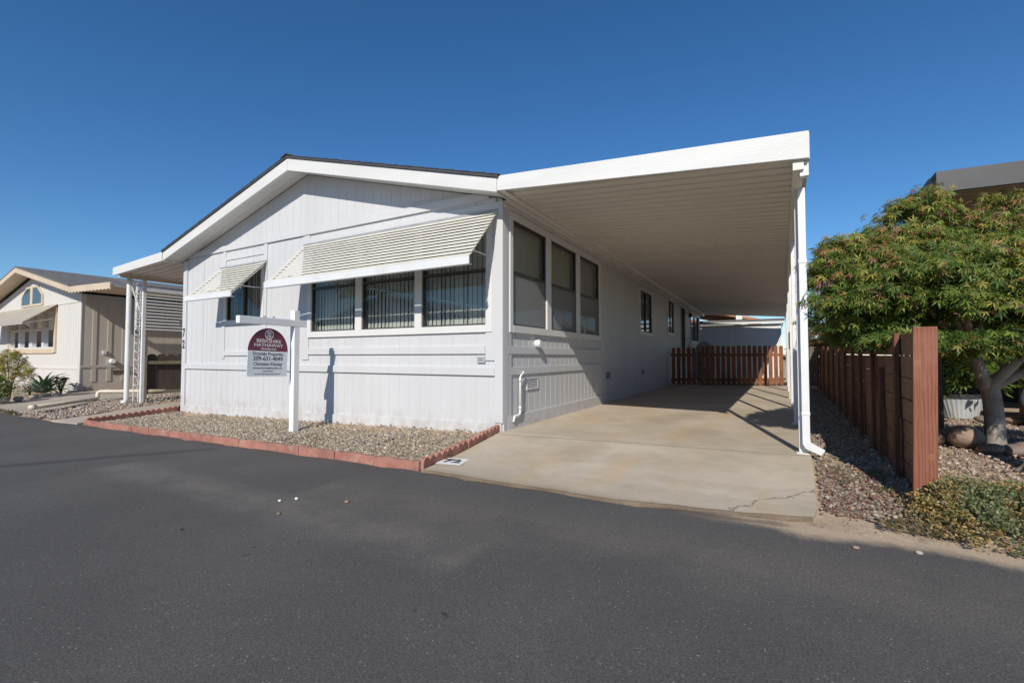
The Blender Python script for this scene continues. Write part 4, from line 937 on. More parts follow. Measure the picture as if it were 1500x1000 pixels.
b = MB(); b.prism([(-5.2, 31.6, 5.3), (2.4, 31.6, 3.55), (2.4, 31.6, 3.72), (-5.2, 31.6, 5.48), (-12.8, 31.6, 3.72), (-12.8, 31.6, 3.55)], (0, 13, 0)); b.build('roof', 'terracotta', hb)
b = MB(); b.box(.9, 1.3, 31.4, 31.8, 3.7, 4.35).box(.85, 1.35, 31.35, 31.85, 4.35, 4.45); b.build('chimney', 'shed', hb)

# ------------------------------------------------------------------ neighbour on the left
nh = thing('neighbour_home', 'cream single-storey home with arched gable windows and tan scalloped eaves', 'house', (-20.6, 8, -.11))
NX0, NX1, NY, NR = -25.2, -16.36, .87, -20.75
def nw(x): return 4.0 - .215 * abs(x - NR)
nops = [(-23.15, -18.55, 1.30, 2.62), (-21.85, -19.78, 2.93, 3.30)]
b = MB()
def nfront(u, d, z): return (u, NY - d, z)
for q0, q1 in ((NX0, NR), (NR, NX1)):
    o_ = [(max(o[0], q0), min(o[1], q1), o[2], o[3]) for o in nops]
    siding(b, nfront, q0, q1, lambda x: -.3, nw, o_, .2, 0)
b.build('wall', 'cream', nh)
b = MB()
def nside(u, d, z): return (NX1 + d, u, z)
siding(b, nside, NY + .0915, 20, lambda y: -.3, lambda y: 3.06, [], .4, 0); b.box(NX0, NX0 + .09, NY + .1, 20, -.3, 3.0).box(NX0 + .1, NX1 - .1, 19.9, 20, -.3, 3.0)
b.build('wall', 'taupe', nh)
b = MB(); b.tf = nside
for y in (1.15, 1.55, 1.95): b.box(y, y + .11, 0, .018, .2, 3.05)
b.box(NY, 12, 0, .022, .66, .74); b.tf = None; b.build('batten', 'taupe', nh)
b = MB(); b.tf = nfront; b.box(NX0, NX1 - .12, 0, .02, .60, .68); b.box(NX0, NX1 - .12, 0, .018, 2.80, 2.86); b.box(NX1 - .12, NX1 + .02, 0, .025, -.3, 3.06); b.tf = None; b.build('belt_trim', 'cream', nh)
def nr(x): return 4.24 - .213 * abs(x - NR)
b = MB()
for s in (-1, 1):
    xe = NR + s * 4.95; b.prism([(NR, .36, nr(NR)), (xe, .36, nr(xe)), (xe, .36, nr(xe) + .05), (NR, .36, nr(NR) + .06)], (0, 20, 0))
b.build('roof', 'shingle2', nh)
def scallop(b, x0, x1, y, zf, h, th):
    n = max(2, int(abs(x1 - x0) / .22)); P = []
    for k in range(n):
        for t in (0, .25, .5, .75): x = x0 + (x1 - x0) * (k + t) / n; P.append((x, y, zf(x) - h + .035 * abs(math.sin(math.pi * t)) - .02))
    P.append((x1, y, zf(x1) - h - .02)); b.prism(P + [(x1, y, zf(x1)), (x0, y, zf(x0))], (0, th, 0))
b = MB(); scallop(b, NR - 4.95, NR - .001, .36, lambda x: nr(x) - .004, .17, .03); scallop(b, NR + .001, NR + 4.95, .36, lambda x: nr(x) - .004, .17, .03)
b.build('scalloped_fascia', 'tan', nh)
b = MB(); b.prism([(NR - 4.9, .392, nr(NR - 4.9) - .09), (NR, .392, nr(NR) - .09), (NR + 4.9, .392, nr(NR + 4.9) - .09), (NR + 4.9, .392, nr(NR + 4.9) - .07), (NR, .392, nr(NR) - .07), (NR - 4.9, .392, nr(NR - 4.9) - .07)], (0, .477, 0)); b.build('soffit', 'tan', nh)
b = MB(); ze = nr(NR + 4.95)
b.prism([(-15.75, .392, ze - .11), (-12.95, .392, ze - .2), (-12.95, .392, ze - .17), (-15.75, .392, ze - .08)], (0, 14, 0)); sa = b.build('side_awning', 'tan', nh)
b = MB(); scallop(b, -15.79, -12.93, .361, lambda x: ze - .004 - .03 * (x + 15.75), .19, .03); b.build('scalloped_fascia', 'tan', sa)
for px, py in ((-13.0, 3.2), (-13.0, 6.5)):
    b = MB(); b.box(px - .04, px + .04, py - .04, py + .04, -.12, ze - .19); b.build('post', 'trim', sa)
# its windows: front group under a solid sheet awning, arched pair in the gable
L = [(-23.15, -22.1), (-22.0, -20.95), (-20.75, -19.7), (-19.6, -18.55)]
b = MB(); b.tf = nfront; b.box(-23.3, -23.15, 0, .05, 1.16, 2.74).box(-18.55, -18.40, 0, .05, 1.16, 2.74).box(-23.15, -18.55, 0, .05, 1.14, 1.30).box(-23.15, -18.55, 0, .05, 2.62, 2.74); b.tf = None; w = b.build('window', 'tan', nh)
b = MB(); b.tf = nfront
for a, c in L: b.box(a, a + .07, -.05, .02, 1.30, 2.62).box(c - .07, c, -.05, .02, 1.30, 2.62).box(a + .07, c - .07, -.05, .02, 1.30, 1.36).box(a + .07, c - .07, -.05, .02, 2.56, 2.62).box(a + .07, c - .07, -.05, .015, 1.98, 2.05)
b.box(-22.1, -22.0, -.05, .02, 1.3, 2.62).box(-20.95, -20.75, -.05, .02, 1.3, 2.62).box(-19.7, -19.6, -.05, .02, 1.3, 2.62); b.tf = None; b.build('sash', 'alu', w)
b = MB(); b.tf = nfront; b.quad((-23.1, -.04, 1.32), (-18.6, -.04, 1.32), (-18.6, -.04, 2.6), (-23.1, -.04, 2.6)); b.tf = None; b.build('pane', 'glass', w)
b = MB(); b.tf = nfront; [b.box(-23.15, -18.55, -.16, -.14, 1.3 + .06 * k, 1.345 + .06 * k) for k in range(11, 22)]; b.tf = None; b.build('blinds', 'blinds', w)
b = MB(); oc = [(-21.95, 2.88), (-19.72, 2.88), (-19.72, 3.28), (-20.25, 3.63), (-21.40, 3.63), (-21.95, 3.28)]
b.tf = nfront; b.prism([(x, 0, z) for x, z in oc], (0, .045, 0)); b.tf = None; w = b.build('arched_window', 'tan', nh)
b = MB(); b.tf = nfront
for P in ([(-21.82, 2.96), (-20.98, 2.96), (-20.98, 3.56), (-21.35, 3.56), (-21.82, 3.25)], [(-20.70, 2.96), (-19.84, 2.96), (-19.84, 3.25), (-20.30, 3.56), (-20.70, 3.56)]): b.prism([(x, .0455, z) for x, z in P], (0, .006, 0))
b.tf = None; b.build('pane', 'glass_blue', w)
b = MB(); b.prism([(-24.2, NY - .02, 2.84), (-24.2, .0, 2.17), (-24.2, .0, 2.09), (-24.2, .015, 2.09), (-24.2, .015, 2.15), (-24.2, NY - .02, 2.815)], (5.85, 0, 0)); aw = b.build('awning', 'tanawn', nh)
for x in (-24.1, -18.45): b = MB(); b.tube([(x, NY, 2.35), (x, .05, 2.13)], .012, 6); b.build('brace', 'alu', aw)
b = MB(); b.box(NX1, NX1 + .06, 1.42, 1.52, 1.10, 1.22); b.build('outlet_box', 'trim', nh, bevel=.004)
b = MB(); b.lathe([(.09, 0), (.09, .08), (.05, .14), (.06, .26)], (NX1, 1.68, .86), (1, -.15, 0), 14); b.build('wall_lamp', 'trim', nh)
b = MB(); b.box(NX1, NX1 + .02, 1.72, 2.15, .42, .56); b.build('vent', 'brown', nh)
# screen, post and dark fence on the boundary
ls = thing('louvred_screen', 'white and grey slatted metal screen hung above the dark side fence', 'screen', (-11.05, 3, 1.7))
for k in range(12):
    z = 1.715 + k * .083; b = MB(); b.prism([(-11.10, .28, z + .045), (-11.035, .28, z), (-11.032, .28, z + .004), (-11.097, .28, z + .049)], (0, 6.5, 0)); b.build('slat', 'metal', ls)
for y in (.26, 6.7805): b = MB(); b.box(-11.10, -11.04, y, y + .0195, 1.70, 2.90); b.build('side_frame', 'metal', ls)
b = MB(); b.box(-11.06, -11.03, .28, 6.78, 2.715, 2.83); b.build('top_rail', 'metal', ls)
b = MB(); b.prism([(-11.02, .24, 2.832), (-12.4, .24, 3.12), (-12.4, .24, 3.15), (-11.02, .24, 2.86)], (0, 6.6, 0)); b.build('roof', 'shingle2', ls)
b = MB(); b.box(-11.16, -11.05, .42, .53, -.2, 1.69); b.build('post', 'postwood', ls, bevel=.006)
df = thing('side_fence', 'dark weathered picket fence under the slatted screen', 'fence', (-11.1, 3, -.1))
for k in range(26):
    y = .66 + k * .225; b = MB(); picket(b, (-11.13, y, 0), (0, 1, 0), .215, .1 if k % 4 else .06, 1.10 + random.uniform(-.015, .015), .02, .07); b.build('picket', 'darkwood', df)
for z in (.86, .08): b = MB(); b.bar((-11.085, .55, z), (-11.085, 6.4, z), .05, .085); b.build('rail', 'postwood', df)
dp = MB(); dp.tube([(-10.42, -1.76, -.055), (-11.86, -.22, -.05), (-11.89, -.19, -.03), (-11.9, -.18, .07), (-11.9, -.17, .10), (-11.88, -.14, .125), (-11.2, .42, .12), (-10.9, .9, .11)], .045, 12)
dp.tube([(-10.40, -1.79, -.055), (-10.47, -1.71, -.055)], .054, 12); dp.tube([(-11.8, -.05, .122), (-11.7, .03, .122)], .055, 12)
tag(dp.build('drain_pipe', 'pvc', smooth=True), 'cream plastic drain pipe lying on the gravel beside the driveway next door', 'pipe')
#PART4
# ------------------------------------------------------------------ neighbour's carport at the right
nc = thing('neighbour_carport', 'dark-edged carport with olive ribbed ceiling rising behind the maple', 'carport', (8, 9, 0))
b = MB(); b.prism([(5.10, 2.90, 3.225), (13, 2.90, 3.05), (13, 2.90, 3.33), (5.10, 2.90, 3.505)], (0, .05, 0)); b.prism([(5.095, 2.905, 3.23), (5.05, 3.0, 3.20), (5.05, 3.0, 3.44), (5.095, 2.905, 3.50)], (.04, .03, 0)); b.build('fascia', 'charcoal', nc)
b = MB(); b.prism([(5.055, 3.03, 3.20), (5.055, 3.55, 3.18), (5.055, 3.55, 3.44), (5.055, 3.03, 3.47)], (.045, 0, 0)); b.build('gutter', 'charcoal', nc)
b = MB(); prof = []; y = 2.96
while y < 14: prof += [(y, 0), (y + .118, 0), (y + .133, .04), (y + .181, .04)]; y += .1965
A = [(5.12, q[0], 3.23 + q[1]) for q in prof]; B = [(13, q[0], 3.06 + q[1]) for q in prof]; b.sheet([A, B]); b.sheet([[(q[0], q[1], q[2] + .003) for q in A], [(q[0], q[1], q[2] + .003) for q in B]]); b.build('roof_pan', 'olive', nc)
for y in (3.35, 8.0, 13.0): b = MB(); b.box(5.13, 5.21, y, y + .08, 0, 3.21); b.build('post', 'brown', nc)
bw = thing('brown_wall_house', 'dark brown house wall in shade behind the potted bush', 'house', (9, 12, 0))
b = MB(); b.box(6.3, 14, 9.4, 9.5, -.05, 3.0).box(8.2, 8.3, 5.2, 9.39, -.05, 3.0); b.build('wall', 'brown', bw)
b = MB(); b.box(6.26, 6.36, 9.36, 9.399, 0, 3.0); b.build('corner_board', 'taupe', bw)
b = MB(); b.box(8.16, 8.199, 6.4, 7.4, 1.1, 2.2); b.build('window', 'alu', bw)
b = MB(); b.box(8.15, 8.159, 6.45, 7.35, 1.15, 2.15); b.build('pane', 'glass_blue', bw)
# timber planter boxes at the right edge
def crate(name, lab, x0, y0, w, d, z0, h, n):
    t = thing(name, lab, 'planter', (x0 + w / 2, y0 + d / 2, z0), 'timber planter boxes')
    for k in range(n):
        za = z0 + h * k / n + .004; zc = z0 + h * (k + 1) / n - .004; b = MB()
        b.box(x0, x0 + w, y0, y0 + .03, za, zc).box(x0, x0 + .03, y0 + .031, y0 + d, za, zc).box(x0 + w - .03, x0 + w, y0 + .031, y0 + d, za, zc).box(x0 + .031, x0 + w - .031, y0 + d - .03, y0 + d, za, zc); b.build('board', 'crate', t, bevel=.004)
    b = MB()
    for x, y in ((x0 - .02, y0 - .022), (x0 + w - .03, y0 - .022)): b.box(x, x + .05, y, y + .0215, z0, z0 + h + .02)
    b.build('corner_post', 'redwood', t)
    b = MB(); b.box(x0 + .032, x0 + w - .032, y0 + .032, y0 + d - .032, z0 + h * .5, z0 + h * .82); b.build('soil', 'soil', t)
crate('planter_box', 'low timber planter box on the ground behind the maple trunk', 6.35, 3.9, 1.5, .6, 0, .42, 3)
crate('planter_box', 'taller timber planter box standing back behind the low one', 6.6, 4.75, 1.6, .55, 0, .98, 4)
# grey ribbed pot and the bush in it
pt = thing('planter_pot', 'grey ribbed tapered plant pot between the fence and the maple', 'pot', (5.80, 4.95, 0))
b = MB(); n = 56; rings = []
for r0, h in ((.17, 0), (.175, .02), (.255, .34), (.262, .35)):
    rings.append(b.p([(5.80 + (r0 + (.006 * (j % 2) if h < .345 else 0)) * math.cos(2 * math.pi * j / n) * 1.15, 4.95 + (r0 + (.006 * (j % 2) if h < .345 else 0)) * math.sin(2 * math.pi * j / n), .01 + h) for j in range(n)]))
for a, c in zip(rings, rings[1:]):
    for j in range(n): b.f.append((a + j, a + (j + 1) % n, c + (j + 1) % n, c + j))
b.f.append(tuple(rings[0] + j for j in range(n))[::-1]); b.build('body', 'pot', pt)
b = MB(); b.lathe([(.265, 0), (.305, .0), (.305, .045), (.265, .045), (.255, .02)], (5.80, 4.95, .361), n=36); b.build('rim', 'charcoal', pt)
b = MB(); b.lathe([(.262, 0), (.262, .02)], (5.80, 4.95, .362), n=24); b.build('soil', 'soil', pt)

def sprays(C, D, n_leaf, size, droop, rise=.0, spread=1.0):
    """leaf frames for sprays at centres C growing along D"""
    n = len(C); P = np.repeat(C, n_leaf, 0); d = np.repeat(D, n_leaf, 0)
    P = P + RNG.normal(0, size * .45, P.shape)
    T = d + RNG.normal(0, .55 * spread, d.shape); T[:, 2] -= droop
    Nn = np.array([.12, -.42, .75]) + d * .5 + RNG.normal(0, .36, d.shape)
    return P, T, Nn
def pad_points(c, r, n, top=.85):
    a = RNG.uniform(0, 2 * math.pi, n); q = np.sqrt(RNG.random(n)); u = np.stack([q * np.cos(a), q * np.sin(a)], 1)
    wob = 1 + .16 * np.sin(3 * a + c[0] * 9) + .12 * np.sin(5 * a + c[1] * 7)
    h = np.sqrt(np.clip(1 - q * q, 0, 1)); up = RNG.random(n) < top
    z = np.where(up, h * RNG.uniform(.45, 1.05, n), -h * RNG.random(n) * .8) - .35 * q * q
    Pt = np.stack([c[0] + r[0] * u[:, 0] * wob, c[1] + r[1] * u[:, 1] * wob, c[2] + r[2] * z], 1)
    D = np.stack([u[:, 0] * 1.0, u[:, 1] * 1.0, .25 - .5 * q], 1) + RNG.normal(0, .15, (n, 3)); return Pt, D, q
GREENS = [(.042, .085, .016), (.080, .145, .026), (.14, .215, .040), (.25, .29, .058), (.40, .33, .08), (.36, .18, .08), (.33, .14, .115)]
def canopy(name, pads, root, dens=260, nl=7, size=(.062, .105), kind='palm', warm=1.0, droop=.35, palette=GREENS):
    P, T, Nn, Cc = [], [], [], []
    for p in pads:
        c, r = p[:3], p[3:6]; n = int(dens * r[0] * r[1] / .3) + 8; k = p[6] if len(p) > 6 else .25
        C, D, q = pad_points(c, r, n); out = RNG.random(n) < .07; C[out] += D[out] * RNG.uniform(.05, .16, (out.sum(), 1)) + np.array([0, 0, .04]); a, t, m = sprays(C, D, nl, .075, droop); P.append(a); T.append(t); Nn.append(m)
        wv = np.repeat(np.clip(k * warm * (.20 + q * .85), 0, 1), nl)
        lo = pick(palette[:4], (2.2, 3.4, 2.6, .9), len(a)); hi = pick(palette[2:], (1.2, 3, 2.4, 1.3, .9), len(a))
        Cc.append(np.where((RNG.random(len(a)) < wv)[:, None], hi, lo))
    P, T, Nn, Cc = map(np.concatenate, (P, T, Nn, Cc)); sz = RNG.uniform(size[0], size[1], len(P))
    return leaves(name, P, T, Nn, sz, Cc, kind, root)
def limb(b, pts, r0, r1, n=9, seg=5):
    pts = [Vector(p) for p in pts]; Q = []
    for k in range(len(pts) - 1):
        a = pts[max(k - 1, 0)]; p, q = pts[k], pts[k + 1]; d = pts[min(k + 2, len(pts) - 1)]
        for j in range(seg):
            t = j / seg; Q.append(.5 * ((2 * p) + (q - a) * t + (2 * a - 5 * p + 4 * q - d) * t * t + (3 * p - a - 3 * q + d) * t ** 3))
    Q.append(pts[-1]); m = len(Q); b.tube(Q, [r0 + (r1 - r0) * (k / (m - 1)) ** .8 for k in range(m)], n)

mt = thing('maple_tree', 'low spreading maple with green and yellowing leaves leaning over the redwood fence', 'tree', (5.28, 1.85, 0))
b = MB(); limb(b, [(5.28, 1.85, -.08), (5.275, 1.85, .0), (5.27, 1.84, .25), (5.24, 1.80, .55), (5.20, 1.77, .78)], .098, .076, 14); b.build('trunk', 'bark', mt, smooth=True)
tips = [(4.55, 1.0, 1.75), (4.85, 1.5, 2.1), (4.1, .5, 1.6), (5.9, 1.2, 1.75), (6.3, 1.7, 1.9), (5.4, 2.6, 1.9), (4.6, .25, 1.5), (5.1, 1.1, 2.2), (5.6, .5, 1.5)]
for mid, ts in (((5.05, 1.66, 1.12), (0, 1, 2, 6, 7, 5)), ((5.48, 1.62, 1.10), (3, 4, 8))):
    b = MB(); limb(b, [(5.195, 1.775, .66), ((5.195 + mid[0]) / 2, 1.70, .86), mid, (mid[0] + (mid[0] - 5.19) * .5, mid[1] - .1, 1.42)], .070, .036, 12); lm = b.build('limb', 'bark', mt, smooth=True)
    b = MB()
    for t in ts:
        tp = tips[t]; limb(b, [mid, ((mid[0] * 2 + tp[0]) / 3, (mid[1] * 2 + tp[1]) / 3, mid[2] + .22), ((mid[0] + 2 * tp[0]) / 3 + .05, (mid[1] + 2 * tp[1]) / 3, (mid[2] + 2 * tp[2]) / 3 + .12), tp], .042, .012, 7)
    b.build('branch', 'bark', lm, smooth=True)
b = MB(); limb(b, [(5.21, 1.79, .62), (5.42, 1.74, .80), (5.72, 1.66, .98), (6.1, 1.55, 1.15)], .05, .03, 10); b.build('limb', 'bark', mt, smooth=True)
PADS = [  # centre, radii, share of autumn colour
(3.67, 0.33, 1.90, 0.22, 0.20, 0.14, 0.60), (3.92, 0.57, 2.09, 0.28, 0.26, 0.14, 0.70), (3.72, 0.46, 2.13, 0.13, 0.12, 0.06, 0.95), (4.13, 0.74, 2.21, 0.28, 0.26, 0.13, 0.60),
(3.79, .45, 1.80, .33, .31, .17, .65), (3.83, .37, 1.56, .37, .34, .16, .30), (3.87, .63, 1.38, .39, .36, .16, .15),
(3.97, .81, 1.19, .36, .33, .10, .15), (4.28, .52, 1.17, .40, .37, .09, .15), (4.58, .35, 1.12, .37, .34, .10, .15),
(4.87, .29, 1.11, .30, .27, .11, .20), (4.10, .62, 1.96, .38, .35, .18, .60), (4.38, .88, 2.19, .37, .34, .18, .50),
(4.50, 1.06, 2.49, .30, .28, .20, .50), (4.56, 1.08, 2.66, .17, .16, .13, .90), (4.36, 1.05, 2.62, .09, .09, .06, 1.0), (3.66, .40, 2.02, .10, .10, .06, .9), (3.85, .5, 2.10, .12, .12, .06, 1.0), (4.68, 1.07, 2.13, .30, .29, .12, .55),
(4.32, .41, 1.80, .46, .42, .17, .35), (4.06, .38, 1.62, .37, .34, .13, .25), (4.63, .46, 1.85, .38, .35, .17, .35),
(5.0, .99, 2.06, .32, .30, .16, .60), (5.13, 1.15, 2.34, .20, .19, .15, .80), (5.17, 1.19, 2.56, .13, .13, .12, 1.0),
(5.22, 1.02, 2.05, .33, .31, .17, .55), (4.93, .41, 1.68, .39, .36, .16, .40), (4.59, .34, 1.52, .37, .34, .11, .15),
(4.93, .31, 1.43, .36, .33, .13, .40), (5.30, .73, 1.64, .43, .40, .25, .50), (5.24, .49, 1.25, .41, .38, .18, .30),
(5.69, 1.39, 2.11, .41, .38, .27, .40), (4.31, 1.55, 1.82, .60, .58, .26, .10), (5.08, 2.43, 1.97, .74, .70, .30, .10),
(5.59, 2.49, 2.02, .65, .60, .30, .10), (5.07, 1.76, 1.52, .60, .56, .20, .05), (4.42, 1.51, 1.49, .55, .50, .16, .05)]
canopy('crown', PADS, mt, dens=330, nl=8, size=(.042, .092), droop=.45)

t2 = thing('edge_tree', 'pale flaring tree trunk standing in gravel at the right edge', 'tree', (5.22, .42, 0))
b = MB(); limb(b, [(5.20, .40, -.05), (5.21, .40, .05), (5.28, .42, .28), (5.36, .45, .8), (5.5, .5, 1.4), (5.75, .5, 1.9)], .20, .07, 16)
for a in range(7): limb(b, [(5.24 + .06 * math.cos(a * .9), .40 + .06 * math.sin(a * .9), .30), (5.21 + .17 * math.cos(a * .9), .40 + .17 * math.sin(a * .9), .04), (5.20 + .27 * math.cos(a * .9), .40 + .27 * math.sin(a * .9), -.05)], .06, .03, 8)
b.build('trunk', 'bark', t2, smooth=True)
canopy('crown', [(5.85, .5, 2.0, .5, .45, .25, .5), (6.2, .3, 1.8, .5, .5, .22, .4), (5.9, .2, 1.55, .5, .4, .2, .3)], t2, dens=260)

pb = thing('potted_bush', 'bright green leafy bush growing from the grey ribbed pot', 'shrub', (5.80, 4.95, .38))
b = MB()
for k in range(26):
    a = RNG.uniform(0, 6.28); r = RNG.uniform(.02, .16); e = RNG.uniform(.15, .55)
    limb(b, [(5.80 + r * math.cos(a), 4.95 + r * math.sin(a), .37), (5.80 + (r + e * .4) * math.cos(a), 4.95 + (r + e * .4) * math.sin(a), .75), (5.80 + (r + e) * math.cos(a), 4.95 + (r + e) * math.sin(a), 1.0 + .5 * RNG.random())], .010, .004, 5, 3)
b.build('stem', 'stem', pb)
PB = [(.055, .11, .018), (.09, .16, .025), (.13, .20, .03), (.17, .20, .04), (.16, .14, .04), (.15, .10, .04), (.2, .1, .05)]
C = np.stack([5.80 + RNG.normal(0, .30, 300), 4.95 + RNG.normal(0, .26, 300), RNG.uniform(.62, 1.60, 300)], 1); C[:, 2] -= .25 * np.hypot(C[:, 0] - 5.80, C[:, 1] - 4.95)
D = C - np.array([5.80, 4.95, .6]); D /= np.linalg.norm(D, axis=1)[:, None]
P, T, Nn = sprays(C, D, 12, .10, .55); leaves('foliage', P, T, Nn, RNG.uniform(.08, .15, len(P)), pick(PB[:5], (2, 3, 3, 1.5, .6), len(P)), 'lance', pb)
# hose reel
hr = thing('hose_reel', 'pale green round hose reel half cut off by the right edge', 'hose reel', (5.98, 2.62, 0))
ax_ = Vector((-.35, -.93, 0)).normalized()
for k, d in enumerate((0, .26)):
    c = Vector((5.98, 2.62, .50)) - ax_ * d
    b = MB(); b.lathe([(.045, 0), (.045, .045), (.065, .045), (.09, .012), (.19, .010), (.205, .03), (.225, .03), (.235, 0), (.225, -.012)], c, ax_, 36); b.build('disc', 'sage', hr, smooth=False)
b = MB(); b.lathe([(.12, 0), (.12, .24)], Vector((5.98, 2.62, .50)) - ax_ * .255, ax_, 20); b.build('drum', 'dark', hr)
b = MB()
for s in (.02, -.28):
    for l in (-1, 1):
        c = Vector((5.98, 2.62, .50)) + ax_ * s; b.tube([c, c + Vector((l * .2, l * -.07, -.49))], .014, 8)
b.build('stand', 'sage', hr)
# stones in the yard
def stone(name, c, r, mat, lab, cat, group, seed, flat=False):
    rr = np.random.default_rng(seed); b = MB(); b.v = [tuple(v) for v in (ICO_V * (1 + rr.uniform(-.14, .14, (12, 1))) * np.array(r) + np.array(c))]; b.f = [tuple(int(i) for i in f) for f in ICO_F]
    o = b.build(name, mat, loc=(c[0], c[1], c[2] - r[2] * .8), smooth=True); o.rotation_euler = (rr.uniform(-.1, .1), rr.uniform(-.1, .1), rr.uniform(0, 3))
    m = o.modifiers.new('round', 'SUBSURF'); m.levels = m.render_levels = 2 if not flat else 1
    if flat: d = o.modifiers.new('bev', 'BEVEL'); d.width = .008
    return tag(o, lab, cat, group)
stone('boulder', (4.97, 1.62, .13), (.20, .18, .165), 'rock', 'rounded tan boulder lying right of the fence end', 'boulder', None, 4)
stone('boulder', (4.72, 1.70, .09), (.14, .13, .13), 'slate', 'dark grey boulder half hidden beside the tan one', 'boulder', None, 8)
SL_ = [(5.10, 1.38, .17, .13, 'small flat brown fieldstone just before the tan boulder'), (5.03, 1.80, .16, .12, 'flat fieldstone right behind the tan boulder'), (5.30, 1.42, .22, .15, 'broad reddish fieldstone in front of the maple trunk'), (5.46, 1.66, .20, .14, 'flat fieldstone close to the right of the maple trunk'),
       (5.62, 1.42, .24, .12, 'long fieldstone leaning in front of the second trunk'), (5.72, 2.0, .20, .15, 'flat fieldstone behind the row, below the planter'), (5.08, 2.15, .17, .14, 'mossy fieldstone left of the maple trunk'), (5.85, 1.75, .18, .14, 'fieldstone nearest the hose reel'),
       (5.95, 4.35, .22, .18, 'grey fieldstone in front of the plant pot'), (6.25, 4.45, .20, .18, 'tan fieldstone between pot and planter box')]
for k, (x, y, a, c, lab) in enumerate(SL_): stone('fieldstone', (x, y, .05), (a, c, .075), 'slate' if k % 3 else 'rock', lab, 'stone', 'flat stones round the maple', 20 + k, True)
# moss tuft by the trunk and spreading shrub at the fence end
def tuft(name, area_, n, h, size, cols, w, kind='lance', label=None):
    P = area_; n = len(P); a = RNG.uniform(0, 6.28, n); T = np.stack([np.cos(a) * .6, np.sin(a) * .6, RNG.uniform(.2, 1, n)], 1)
    Nn = np.stack([np.cos(a + 1.5), np.sin(a + 1.5), .8 + 0 * a], 1) + RNG.normal(0, .4, (n, 3)); P = P.copy(); P[:, 2] += RNG.random(n) * h
    return leaves(name, P, T, Nn, RNG.uniform(size[0], size[1], n), pick(cols, w, n, .25), kind, loc=tuple(P.mean(0)))
gs = thing('spreading_shrub', 'low spreading shrub with sage green and ochre leaves at the foot of the fence end', 'shrub', (4.5, -.9, 0))
def mound(n):
    t = RNG.random(n); x = 3.98 + 1.9 * t ** .9 + RNG.normal(0, .05, n); yc = -1.20 + .16 * (x - 4.0); wd = .36 + .14 * np.sin((x - 3.9) * 2.6) + .12 * nz(x * 3, x)
    v = RNG.normal(0, .55, n).clip(-1.25, 1.25); y = yc + v * wd; hgt = (.07 + .16 * np.clip(1 - v * v * .75, 0, 1)) * (1 + .35 * nz(x * 4, y * 4)) * np.clip((x - 3.80) * 3, .35, 1)
    return x, y, np.clip(hgt, .02, 1), v
x, y, h, v = mound(5200); C = np.stack([x, y, zg_np(x, y) + h * RNG.uniform(.35, 1.08, len(x))], 1)
D = np.stack([RNG.normal(0, .7, len(x)), v * .6 - .15 + RNG.normal(0, .5, len(x)), .7 + 0 * x], 1)
P, T, Nn = sprays(C, D, 9, .030, .0); patch = (nz(P[:, 0] * 3.3 + 2, P[:, 1] * 3.3) > -.06) & (RNG.random(len(P)) < .8)
cc = np.where(patch[:, None], pick([(.40, .25, .08), (.46, .33, .14), (.30, .17, .065), (.26, .24, .10)], (3, 2, 1.5, 2), len(P)), pick([(.18, .20, .09), (.24, .26, .13), (.12, .15, .06), (.30, .31, .17)], (3, 3, 2, 1), len(P)))
leaves('foliage', P, T, Nn, RNG.uniform(.012, .028, len(P)), cc, 'oval', gs)
b = MB()
for k in range(60):
    x, y, h, v = mound(1); x, y, h = float(x[0]), float(y[0]), float(h[0]); z = zg(x, y); a = RNG.uniform(0, 6.28); l = RNG.uniform(.12, .3)
    limb(b, [(x, y, z + .01), (x + l * .5 * math.cos(a), y + l * .5 * math.sin(a), z + h * .5), (x + l * math.cos(a), y + l * math.sin(a), z + h * .8)], .006, .002, 5, 3)
b.build('twig_mat', 'stem', gs)
DRY = [(.22, .17, .10), (.28, .21, .12), (.13, .14, .07), (.17, .10, .08)]
A_ = area(900, 3.72, 4.25, -1.62, -1.42, lambda x, y: (nz(x * 5, y * 5) > -.15) & (x > 3.72), .002); mark(tuft('dry_weeds', A_, 0, .025, (.02, .05), DRY, (2, 2, 3, 1)), 'stuff', 'dry grey-green weeds in the sand by the lane')
A_ = area(700, 3.58, 3.95, -.85, -.2, lambda x, y: (nz(x * 5, y * 5 + 2) > .0), .004); mark(tuft('low_weeds', A_, 0, .02, (.015, .04), DRY, (1, 1, 3, 1)), 'stuff', 'low weeds among the red rock chips')
A_ = area(500, 4.95, 5.25, 1.9, 2.2, lambda x, y: x > 0, .004); mark(tuft('moss', A_, 0, .04, (.02, .05), PB, (2, 3, 2, 1, 1, 0, 0)), 'stuff', 'bright green moss left of the maple trunk')
A_ = area(400, -11.6, -10.4, -2.06, -1.96, lambda x, y: RNG.random(len(x)) < .7, .004); mark(tuft('lane_weeds', A_, 0, .05, (.03, .08), DRY, (1, 1, 4, 0)), 'stuff', 'thin weeds at the edge of the driveway next door')
A_ = area(520, 3.5, 5.6, -1.75, -.2, lambda x, y: RNG.random(len(x)) < .8, .006); mark(tuft('leaf_litter', A_, 0, .01, (.012, .030), [(.24, .11, .06), (.30, .2, .1), (.2, .07, .06)], (2, 2, 1), 'oval'), 'stuff', 'fallen brown leaves on the sand and gravel')

